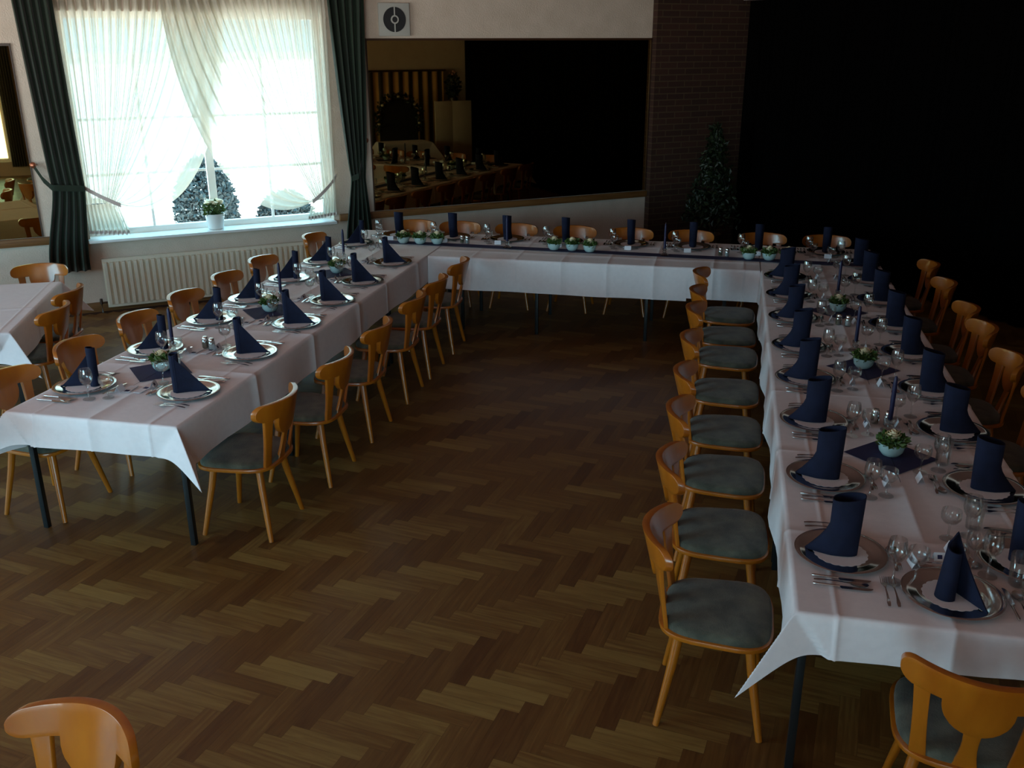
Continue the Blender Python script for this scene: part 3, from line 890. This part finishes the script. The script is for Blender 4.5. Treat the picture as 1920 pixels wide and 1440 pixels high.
for k, (s, d) in enumerate([(-1.0, 3.9), (-1.0, 5.0)]):
    p = WF(s, d)
    chair(p.x, p.y, WA + pi / 2, '%s beech chair seen only in the left wall mirror' % ['nearer', 'farther'][k], 'chairs seen in the left mirror')

# runner and mats
TOP = TZ + .0105
mb = MB()
mb.slab(lambda u, v, s_: (u, .535 - .030 * (u + .66) + v, TOP + (.0012 if s_ else 0)), lin(-.66, 4.05, 30), [-.065, 0, .065])
tag(mb.obj('table_runner', M['mat'], None, 0), 'long narrow navy runner along the head table', 'table runner')
def mat_mesh():
    mb = MB(); q = .215; mb.prism([(0, -q), (q, 0), (0, q), (-q, 0)], 0, .0012); mb.cur = 1
    q = .2151
    for k in (-1, 1): mb.box(-.001, .001, -.10 + k * .1 - .1 if k < 0 else .001, -.001 if k < 0 else .2, .0012, .0016)
    o = mb.obj('paper_mat', [M['mat'], M['navy']], None, 0); tag(o, '', 'table mat'); return o
MT = Proto(mat_mesh())
CPL = [(-.585, -3.487), (-.556, -2.113), (-.56, -.84)]
CPR = [(3.565, -3.87), (3.594, -2.545), (3.567, -1.235)]
for k, (x, y) in enumerate(CPL): MT.place((x, y, TOP - .0045), 0, 'navy diamond paper mat under a flower bowl, %s on the left arm' % od(k), 'navy paper mats')
for k, (x, y) in enumerate(CPR): MT.place((x, y, TOP - .0045), 0, 'navy diamond paper mat under a flower bowl, %s on the right arm' % od(k), 'navy paper mats')

# ------------------------------------------------------------------ things on the tables
def make_bowl():
    rt = empty('flower_bowl'); tag(rt, '', 'flower bowl')
    MB().lathe([(.030, 0), (.040, .004), (.056, .025), (.062, .055), (.064, .066), (.059, .066), (.055, .053)], 28, cap1=False).obj('bowl', M['celadon'], rt, 50)
    MB().lathe([(.055, .052), (.03, .058), (.001, .060)], 20, cap0=False).obj('soil', M['soil'], rt, 60)
    rg = random.Random(2); mb = MB()
    leafball(mb, (0, 0, .076), .060, .060, .022, 190, .034, rg)
    for k in range(46):
        a = rg.uniform(0, 2 * pi); r_ = rg.uniform(.040, .066)
        q = Vector((r_ * cos(a), r_ * sin(a), .070 + rg.uniform(-.012, .02))); d = Vector((cos(a), sin(a), rg.uniform(-.2, .5))).normalized(); e_ = d.cross(Vector((0, 0, 1)))
        L = .03
        mb.add([q, q + d * L * .5 + e_ * L * .3, q + d * L, q + d * L * .5 - e_ * L * .3], [(0, 1, 2, 3)])
    mb.obj('foliage', M['leaf'], rt, 0)
    mb = MB()
    for ring, (n, r_, h, tl) in enumerate([(1, .013, .044, .0), (4, .019, .040, .25), (5, .026, .034, .5), (6, .033, .026, .8)]):
        for k in range(n):
            a0 = 2 * pi * k / n + ring
            def pf(u, v):
                a = a0 + u * (pi / n) * 1.25
                rr_ = r_ * (.55 + .45 * v) + tl * .006 * v * v
                return (rr_ * cos(a), rr_ * sin(a), .086 + h * v * (1 - .18 * u * u) - .004 * tl)
            mb.grid(pf, lin(-1, 1, 6), lin(0, 1, 5))
    mb.obj('rose', M['rose'], rt, 180)
    return rt
BW = Proto(make_bowl())
ZT = TZ + .0055
for k, (x, y) in enumerate(CPL): BW.place((x + .01, y + .01, ZT + .0015), k * 1.3, 'pale bowl with cream rose and greenery, %s on the left arm' % od(k), 'rose bowls on the left arm')
for k, (x, y) in enumerate(CPR): BW.place((x, y + .01, ZT + .0015), k * 1.1 + 2, 'pale bowl with cream rose and greenery, %s on the right arm' % od(k), 'rose bowls on the right arm')
for k, (x, y) in enumerate([(-.40, .50), (-.225, .50), (-.055, .52), (1.125, .487), (1.30, .495), (1.475, .46), (2.945, .44), (3.125, .44), (3.29, .45)]):
    BW.place((x, y, TOP + .0012), k * .9, 'small pale bowl with cream rose on the head table runner, %s from the left' % ('first' if k == 0 else od(k)), 'rose bowls on the runner')

def make_candle():
    rt = empty('candlestick'); tag(rt, '', 'candlestick')
    MB().lathe([(.040, 0), (.042, .006), (.024, .016), (.014, .025), (.021, .036), (.014, .044), (.021, .053), (.022, .068), (.0125, .068), (.0125, .056)], 20, cap1=False).obj('glass_holder', M['glass2'], rt, 50)
    MB().lathe([(.0118, .0), (.0112, .20), (.0085, .232), (.004, .240)], 14, (0, 0, .057)).obj('candle', M['candle'], rt, 50)
    MB().tube([(0, 0, .296), (.001, 0, .306)], .0012, 6).obj('wick', M['wick'], rt)
    return rt
M['glass2'] = glassmat('cut_glass', (.80, .84, .84), .22)
CD = Proto(make_candle())
for k, (x, y) in enumerate([(-.70, -3.155), (-.608, -1.793), (-.78, -.40)]):
    CD.place((x if k < 2 else -.66, y, ZT + .001), 0, 'dark blue taper candle in a glass holder, %s on the left arm' % od(k), 'candles on the left arm')
for k, (x, y) in enumerate([(3.60, -3.55), (3.585, -2.19), (3.60, -.85)]):
    CD.place((x, y, ZT + .001), 0, 'dark blue taper candle in a glass holder, %s on the right arm' % od(k), 'candles on the right arm')
for k, (x, y) in enumerate([(.664, .485), (2.18, .445)]):
    CD.place((x, y, TOP + .0012), 0, '%s dark blue taper candle on the head table runner' % ['left', 'right'][k], 'candles on the runner')

def make_shaker(fill, nm):
    rt = empty(nm); tag(rt, '', 'shaker')
    MB().lathe([(.019, 0), (.022, .004), (.022, .05), (.017, .060)], 14).obj('glass_body', M['glass2'], rt, 40)
    MB().lathe([(.018, .004), (.019, .040), (.001, .041)], 14, cap1=False).obj('filling', fill, rt, 40)
    MB().lathe([(.0185, .058), (.019, .070), (.014, .077), (.001, .078)], 14).obj('lid', M['steel'], rt, 50)
    return rt
SS, SP = Proto(make_shaker(M['salt'], 'salt_shaker')), Proto(make_shaker(M['pepper'], 'pepper_shaker'))
for k, (x, y, w) in enumerate([(-.52, -3.03, 'at the middle of the left arm, near part'), (3.575, -3.46, 'near the nearest candle on the right arm'), (3.57, -1.60, 'in the middle of the right arm, farther pair'), (.20, .62, 'on the head table, left pair'), (2.72, .53, 'on the head table, right pair')]):
    SS.place((x + .03, y - .012, TOP - (.004 if k < 3 else -.001)), 0, 'glass salt shaker ' + w, 'salt shakers'); SP.place((x - .03, y + .012, TOP - (.004 if k < 3 else -.001)), 0, 'glass pepper shaker ' + w, 'pepper shakers')

# ---- charger plate
def mk_charger():
    rt = empty('charger_plate'); tag(rt, '', 'charger plate')
    MB().lathe([(.112, .0), (.116, .0005), (.150, .010), (.168, .012), (.170, .0145), (.1665, .016), (.152, .0125), (.120, .005), (.114, .0035), (.001, .003)], 56, cap1=False).obj('dish', M['silver'], rt, 40)
    mb = MB(); n = 56; vs = []
    for j in range(n):
        t = 2 * pi * j / n
        for r_, z in ((.1665, .0155), (.171, .0165), (.1735, .0145), (.171, .0125)): vs.append((r_ * cos(t), r_ * sin(t), z))
    fs = [(j * 4 + i, ((j + 1) % n) * 4 + i, ((j + 1) % n) * 4 + (i + 1) % 4, j * 4 + (i + 1) % 4) for j in range(n) for i in range(4)]
    mb.add(vs, fs); mb.obj('beaded_rim', M['steel'], rt, 60)
    return rt
def mk_doily():
    mb = MB(); out = []
    for j in range(96):
        t = 2 * pi * j / 96; r_ = .098 + .005 * abs(sin(t * 10)); out.append((r_ * cos(t), r_ * sin(t)))
    mb.prism(out, 0, .0008); o = mb.obj('paper_doily', M['doily'], None, 0); tag(o, '', 'doily'); return o
# ---- napkins
def mk_napkin_sail():
    mb = MB(); path = []
    r_ = .027
    cxn, cyn = -.012, .062
    for k in range(30):
        t = -.5 + k / 29 * 6.6
        rr_ = r_ * (.72 + .28 * k / 29)
        path.append((cxn - rr_ * cos(t), cyn + rr_ * sin(t)))
    # unroll into the sail running to the diner
    x0_, y0_ = path[-1]
    for k in range(1, 16):
        t = k / 15; path.append((lerp(x0_, .030, t) + .012 * sin(t * pi), lerp(y0_, -.128, t)))
    n = len(path); roll = 30
    def f(u, v, side):
        i = int(round(u)); x, y = path[i]
        a = path[max(0, i - 1)]; c = path[min(n - 1, i + 1)]
        dx, dy = c[0] - a[0], c[1] - a[1]; L = sqrt(dx * dx + dy * dy) or 1
        if i < roll: h = .225 + .018 * sin(i / roll * pi * 1.0) * (i / roll)
        else:
            t = (i - roll + 1) / 15.; h = max(.004, .228 * (1 - t) ** 1.25)
        o_ = .0025 * (1 if side else -1)
        lean = v * h * .06
        return (x - dy / L * o_, y + dx / L * o_ + lean * .2, v * h)
    mb.slab(f, list(range(n)), lin(0, 1, 6))
    o = mb.obj('folded_napkin', M['navy'], None, 60); tag(o, '', 'napkin'); return o
def mk_napkin_boot():
    mb = MB(); n = 28
    rings = []
    H_ = .235
    for k in range(9):
        z = H_ * k / 8
        q = max(0, 1 - z / .115)
        yb = .060 + .006 * z / H_; yf = -.050 - .082 * q ** 1.35
        w = .036 + .006 * (z / H_)
        rings.append((yf, yb, w, z, q))
    def ring(yf, yb, w, z, q, inset=0):
        pts = []
        for j in range(n):
            t = 2 * pi * j / n
            c, s_ = cos(t), sin(t)
            ym = (yb + yf) / 2; hy = (yb - yf) / 2 - inset
            y = ym + hy * s_
            # narrow toe
            toe = 1 - .55 * max(0, -s_) * q
            x = (w - inset) * toe * (abs(c) ** .8) * (1 if c > 0 else -1)
            zz = z + (.012 * s_ if z > H_ * .99 else 0)
            pts.append((x, y, zz))
        return pts
    vs = []
    for r_ in rings: vs += ring(*r_)
    inner = [rings[-1], rings[-2], rings[-4]]
    for r_ in inner: vs += ring(*r_, inset=.0035)
    m_ = len(rings) + len(inner); fs = []
    for i in range(m_ - 1):
        for j in range(n):
            k = (j + 1) % n; fs.append((i * n + j, i * n + k, (i + 1) * n + k, (i + 1) * n + j))
    fs.append(tuple(range(n - 1, -1, -1))); fs.append(tuple(range((m_ - 1) * n, m_ * n)))
    mb.add(vs, fs)
    o = mb.obj('folded_napkin', M['navy'], None, 60); tag(o, '', 'napkin'); return o
def mk_napkin_peak():
    # roll on the left, sail to the right, pointed top between them
    mb = MB(); path = []
    for k in range(16):
        t = k / 15 * pi * 1.15 - .4
        path.append((-.030 + .034 * cos(pi - t + 1.9), -.015 + .034 * sin(pi - t + 1.9)))
    x0_, y0_ = path[-1]
    for k in range(1, 5): path.append((lerp(x0_, .0, k / 4), lerp(y0_, .055, k / 4)))
    for k in range(1, 15): path.append((lerp(.0, .080, k / 14), lerp(.055, -.116, k / 14)))
    n = len(path)
    def f(u, v, side):
        i = int(round(u)); x, y = path[i]
        a = path[max(0, i - 1)]; c = path[min(n - 1, i + 1)]
        dx, dy = c[0] - a[0], c[1] - a[1]; L = sqrt(dx * dx + dy * dy) or 1
        if i < 20: h = .185 + .052 * (i / 19) ** 2
        else: t = (i - 19) / 14.; h = max(.004, .237 * (1 - t) ** .95)
        o_ = .0028 * (1 if side else -1); lean = v * h
        return (x * (1 - .35 * lean / .24) - dy / L * o_, y * (1 - .35 * lean / .24) + dx / L * o_, lean)
    mb.slab(f, list(range(n)), lin(0, 1, 6))
    o = mb.obj('folded_napkin', M['navy'], None, 60); tag(o, '', 'napkin'); return o
# ---- glasses
def mk_glass(kind):
    if kind == 'wine_glass':
        prof = [(.034, 0), (.033, .002), (.010, .005), (.0045, .010), (.0038, .06), (.006, .078), (.020, .090), (.032, .108), (.0365, .130), (.034, .158), (.030, .178), (.0288, .178), (.0328, .157), (.0352, .130), (.0308, .109), (.018, .0925), (.002, .083)]
    elif kind == 'dessert_glass':
        prof = [(.032, 0), (.031, .002), (.009, .005), (.0042, .010), (.0038, .052), (.006, .064), (.026, .074), (.038, .090), (.0395, .110), (.037, .128), (.036, .128), (.0382, .110), (.0365, .091), (.024, .0765), (.002, .070)]
    else:
        prof = [(.026, 0), (.030, .004), (.035, .10), (.036, .125), (.0348, .125), (.0335, .10), (.0285, .008), (.002, .007)]
    mb = MB(); mb.lathe(prof, 22, cap1=False)
    o = mb.obj(kind, M['glass'], None, 60); tag(o, '', 'glass'); return o
# ---- cutlery (lying along +Y, tip at +Y)
def mk_fork():
    mb = MB(); L = .19
    out = [(-.006, 0), (.006, 0), (.0065, .02), (.003, .06), (.0025, .12), (.010, .135), (.0115, .150)]
    def f(u, v, side):
        w = [(.0, .0045), (.02, .0068), (.05, .0035), (.11, .0022), (.128, .006), (.140, .0115), (.150, .0118)]
        for i in range(len(w) - 1):
            if w[i][0] <= v <= w[i + 1][0] + 1e-9:
                t = (v - w[i][0]) / (w[i + 1][0] - w[i][0]); hw = lerp(w[i][1], w[i + 1][1], t); break
        z = .002 + .006 * sin(min(1, v / .15) * pi * 1.0) + .002 * (v / .15)
        return (u * hw, v, z + (.0018 if side else 0))
    mb.slab(f, [-1, 0, 1], [0, .01, .02, .035, .05, .08, .11, .128, .140, .150])
    for k in range(4):
        x = -.0103 + k * .0069
        mb.add([(x - .0014, .149, .0045), (x + .0014, .149, .0045), (x + .0014, .149, .0063), (x - .0014, .149, .0063),
                (x - .0007, L, .009), (x + .0007, L, .009), (x + .0007, L, .0102), (x - .0007, L, .0102)],
               [(0, 1, 2, 3), (4, 7, 6, 5), (0, 4, 5, 1), (1, 5, 6, 2), (2, 6, 7, 3), (3, 7, 4, 0)])
    o = mb.obj('fork', M['steel'], None, 40); tag(o, '', 'fork'); return o
def mk_knife():
    rt = empty('table_knife'); tag(rt, '', 'knife')
    mb = MB(); mb.tube([(0, 0, .005), (0, .01, .005), (0, .05, .0045), (0, .095, .004)], [.0045, .0055, .0045, .0040], 8); mb.obj('handle', M['steel'], rt, 60)
    mb = MB()
    def f(u, v, side):
        t = (v - .093) / .117
        hw = .009 if t < .75 else .009 * sqrt(max(.02, 1 - ((t - .75) / .25) ** 2))
        if t < .06: hw = .004 + .005 * t / .06
        return (-.004 + (u + 1) * hw, v, .0022 + (.0012 if side else 0))
    mb.slab(f, [-1, 1], [.093, .100, .12, .15, .18, .19, .198, .204, .208, .210]); mb.obj('blade', M['steel'], rt, 40)
    return rt
def mk_spoon():
    mb = MB()
    def f(u, v, side):
        w = [(.0, .0045), (.02, .0065), (.05, .0035), (.115, .0024), (.125, .006), (.14, .0155), (.158, .0195), (.178, .0165), (.188, .010), (.193, .001)]
        for i in range(len(w) - 1):
            if w[i][0] <= v <= w[i + 1][0] + 1e-9:
                t = (v - w[i][0]) / (w[i + 1][0] - w[i][0]); hw = lerp(w[i][1], w[i + 1][1], t); break
        bowl = -.006 * max(0, 1 - ((v - .16) / .034) ** 2) * (1 - .6 * u * u)
        z = .009 + .003 * sin(min(1, v / .12) * pi) + bowl - .003 * min(1, max(0, (v - .0) / .12)) * 0
        return (u * hw, v, z - .004 + (.0012 if side else 0))
    mb.slab(f, [-1, -.5, 0, .5, 1], [0, .01, .02, .035, .05, .08, .115, .125, .132, .14, .149, .158, .168, .178, .188, .193])
    o = mb.obj('spoon', M['steel'], None, 50); tag(o, '', 'spoon'); return o
def mk_card():
    mb = MB()
    mb.slab(lambda u, v, s_: (u * .032, -.016 * abs(v) if False else v * .016, .036 * (1 - abs(v)) + (.0008 if s_ else 0)), [-1, 1], [-1, 0, 1])
    mb.cur = 1
    mb.add([(-.020, -.0165 * .62 - .0009, .036 * .38 + .0008), (-.002, -.0165 * .62 - .0009, .036 * .38 + .0008), (-.002, -.0165 * .22 - .0009, .036 * .78 + .0008), (-.020, -.0165 * .22 - .0009, .036 * .78 + .0008)], [(0, 1, 2, 3)])
    o = mb.obj('place_card', [M['card'], M['mat']], None, 0); tag(o, '', 'place card'); return o
def mk_menu():
    mb = MB(); mb.box(-.052, .052, -.022, .022, 0, .0016); mb.cur = 1
    mb.box(-.047, -.018, -.014, .014, .0016, .0020)
    o = mb.obj('menu_leaflet', [M['card'], M['mat']], None, 0); tag(o, '', 'menu card'); return o

P = dict(charger=Proto(mk_charger()), doily=Proto(mk_doily()), sail=Proto(mk_napkin_sail()), boot=Proto(mk_napkin_boot()), peak=Proto(mk_napkin_peak()),
         wine=Proto(mk_glass('wine_glass')), small=Proto(mk_glass('dessert_glass')), water=Proto(mk_glass('water_tumbler')),
         fork=Proto(mk_fork()), knife=Proto(mk_knife()), spoon=Proto(mk_spoon()), card=Proto(mk_card()), menu=Proto(mk_menu()))
rg = random.Random(21)
def setting(x, y, rz, where, row, nap='boot', nrz=0, third=False, menu=False, dz=0.0):
    """x,y plate centre; local +Y looks from the diner to the middle of the table"""
    c, s_ = cos(rz), sin(rz)
    def W(lx, ly, z=0.0): return (x + lx * c - ly * s_, y + lx * s_ + ly * c, ZT + z + dz)
    j = lambda a: rg.uniform(-a, a)
    P['charger'].place(W(0, 0, .0008), rz, 'silver charger plate ' + where, 'silver charger plates, ' + row)
    P['doily'].place(W(0, 0, .0042), rz + j(1), 'white paper doily ' + where, 'paper doilies, ' + row)
    P[nap].place(W(0, 0, .0075), rz + nrz + j(.14), 'standing navy napkin ' + where, 'navy napkins, ' + row, (1 + j(.06), 1 + j(.05), 1 + j(.04)))
    P['fork'].place(W(-.195, -.12, .001), rz + j(.05), 'inner fork ' + where, 'forks, ' + row)
    P['fork'].place(W(-.228, -.12 + j(.01), .001), rz + j(.05), 'outer fork ' + where, 'forks, ' + row)
    P['knife'].place(W(.192, -.12, .001), rz + j(.04), 'inner knife ' + where, 'knives, ' + row)
    P['spoon'].place(W(.222, -.115, .001), rz + j(.04), 'soup spoon ' + where, 'spoons, ' + row)
    P['knife'].place(W(.250, -.12, .001), rz + j(.04), 'outer knife ' + where, 'knives, ' + row)
    P['spoon'].place(W(.10, .192, .001), rz + pi / 2 + j(.06), 'dessert spoon above plate ' + where, 'dessert spoons, ' + row)
    P['fork'].place(W(-.095, .212, .001), rz - pi / 2 + j(.06), 'dessert fork above plate ' + where, 'dessert forks, ' + row)
    P['wine'].place(W(.165 + j(.01), .165 + j(.01), .001), 0, 'stemmed wine glass ' + where, 'wine glasses, ' + row)
    P['small'].place(W(.13 + j(.01), .245 + j(.01), .001), 0, 'low stemmed glass ' + where, 'low stemmed glasses, ' + row)
    if third: P['water'].place(W(.245, .13, .001), 0, 'plain water tumbler ' + where, 'water tumblers, ' + row)
    if menu: P['menu'].place(W(-.02, .285, .001), rz + pi + j(.1), 'flat menu card ' + where, 'menu cards, ' + row)
    P['card'].place(W(.02 + j(.02), .262 if not menu else .248, .001), rz + (0 if not menu else .2) + j(.15), 'tent place card ' + where, 'place cards, ' + row)
def O(k): return ['at the front', 'second', 'third', 'fourth', 'fifth', 'sixth', 'seventh', 'eighth', 'ninth'][k]
for k, y in enumerate([-3.80, -3.07, -2.375, -1.735, -1.10, -.36]):
    setting(-.207, y, pi / 2, '%s on the inner side of the left arm' % O(k), 'inner left row', 'sail', 0, menu=True)
for k, y in enumerate([-3.84, -3.12, -2.41, -1.81, -1.13, -.44, .39]):
    setting(-.855, y, -pi / 2, '%s on the window side of the left arm' % O(k), 'window side row', 'sail', 0, menu=True)
for k, x in enumerate([-.58, 0, .57, 1.17, 1.82, 2.42, 3.04, 3.66]):
    if k == 0: pass
    setting(x, .90, pi, '%s from left at the head table' % ['first', 'second', 'third', 'fourth', 'fifth', 'sixth', 'seventh', 'eighth'][k], 'head table row', 'boot', 0, dz=.0035)
for k, y in enumerate([-4.88, -4.19, -3.495, -2.82, -2.18, -1.48, -.82, -.19]):
    setting(3.238, y, -pi / 2, '%s on the inner side of the right arm' % O(k), 'inner right row', 'boot', -.12)
for k, y in enumerate([-4.80, -4.165, -3.49, -2.885, -2.19, -1.55, -.85, -.2, .42]):
    setting(3.915, y, pi / 2, '%s on the outer side of the right arm' % O(k), 'outer right row', 'boot', .1, third=(k < 2))
setting(3.598, -5.105, 0, 'at the near end of the right arm', 'near end', 'peak', 0, third=True, menu=True)

# ------------------------------------------------------------------ plant by the pier
rt = empty('potted_tree', WF(7.50, .50, 0), WA); tag(rt, 'dark potted conifer standing before the brick pier', 'plant')
MB().lathe([(.11, 0), (.15, .26), (.16, .28), (.145, .28), (.13, .24)], 24, cap1=False).obj('pot', M['terracotta'], rt, 50)
MB().tube([(0, 0, .2), (.01, 0, .9), (0, 0, 1.55)], [.02, .015, .006]).obj('trunk', M['soil'], rt)
mb = MB(); rg2 = random.Random(9)
for k in range(14):
    z = .45 + k * .085; r_ = .36 * (1 - (k / 14.5)) + .03
    leafball(mb, (0, 0, z), r_, r_, .09, int(60 + 240 * r_), .07, rg2)
mb.obj('foliage', M['darkleaf'], rt, 0)

# ------------------------------------------------------------------ far corner, seen only in the bronze mirror
rt = empty('striped_hanging', WF(6.9, 9.40, 0), WA); tag(rt, 'orange and grey striped curtain on the far wall, seen in the mirror', 'curtain')
mb = MB(); mb.slab(lambda u, v, s_: (u, -.02 * sin(u * 30) + (.004 if s_ else 0), v), lin(-1.1, .75, 120), [.05, 1, 2.08]); mb.obj('cloth', M['stripe'], rt, 180)
MB().tube([(-1.15, 0, 2.10), (.8, 0, 2.10)], .02).obj('rail', M['dark_wood'], rt)
rt = empty('white_screen', WF(7.55, 8.75, 0), WA); tag(rt, 'pale folding screen beside the striped curtain, seen in the mirror', 'screen')
for k in range(2):
    x0, x1 = (-.36, .02) if k == 0 else (.03, .46)
    MB().box(x0, x1, -.012 - .0 * k, .012, .02, 1.50).obj('screen_panel', M['plaster'], rt, 35, .003)
    MB().box(x0, x0 + .02, -.02, -.0121, 0, 1.51).obj('screen_post', M['radiator'], rt, 35)
rt = empty('buffet_table', WF(6.35, 8.35, 0), WA); tag(rt, 'small cloth-covered buffet table in the mirror under the flower arch', 'table')
MB().box(-.5, .5, -.3, .3, .71, .735).obj('tabletop', M['tabletop'], rt)
for a in (-.45, .45):
    for b__ in (-.26, .26): MB().box(a - .02, a + .02, b__ - .02, b__ + .02, 0, .71).obj('leg', M['black_metal'], rt)
o = cloth('c', -.5, .5, -.3, .3, (.3, .3, .35, .3), 'white tablecloth on the buffet table seen in the mirror', loc=tuple(WF(6.35, 8.35, 0)), rz=WA)
rt = empty('flower_arch', WF(6.45, 8.95, 0), WA); tag(rt, 'rounded backdrop with a garland of flowers, seen in the mirror', 'flower arch')
mb = MB(); out = [(-.42, 0)] + [(-.42 * cos(t), 1.15 + .42 * sin(t)) for t in lin(0, pi, 20)] + [(.42, 0)]
n = len(out); mb.add([(x, -.01, z) for x, z in out] + [(x, .01, z) for x, z in out], [tuple(range(n)), tuple(range(2 * n - 1, n - 1, -1))] + [(i, (i + 1) % n, n + (i + 1) % n, n + i) for i in range(n)])
mb.obj('backdrop', M['vent_dark'], rt, 0)
mb = MB()
for t in lin(-.5, pi + .5, 26): leafball(mb, (-.45 * cos(t), 0, 1.15 + .45 * sin(t)), .09, .06, .09, 26, .07, rg2)
mb.obj('garland', M['darkleaf'], rt, 0)
for k, t in enumerate(lin(-.2, pi + .2, 9)):
    MB().lathe([(.01, 0), (.035, .02), (.03, .045), (.005, .05)], 10, (-.45 * cos(t), .04, 1.13 + .45 * sin(t))).obj('bloom', M['pink'] if k % 2 else M['rose'], rt, 60)
rt = empty('shelf_bouquet', WF(7.75, 9.1, 0), WA); tag(rt, 'tall dark plant with pink flowers on a stand beside the pale screen, in the mirror', 'plant')
MB().tube([(0, 0, 0), (0, 0, 1.55)], [.10, .08], 16).obj('stand', M['dark_wood'], rt)
mb = MB(); leafball(mb, (0, 0, 1.78), .16, .16, .24, 260, .09, rg2); mb.obj('foliage', M['darkleaf'], rt, 0)
for k in range(5): MB().lathe([(.01, 0), (.03, .02), (.02, .04), (.004, .045)], 10, (.06 * cos(k * 2), .06 * sin(k * 2), 1.98 + .02 * k)).obj('bloom', M['pink'], rt, 60)
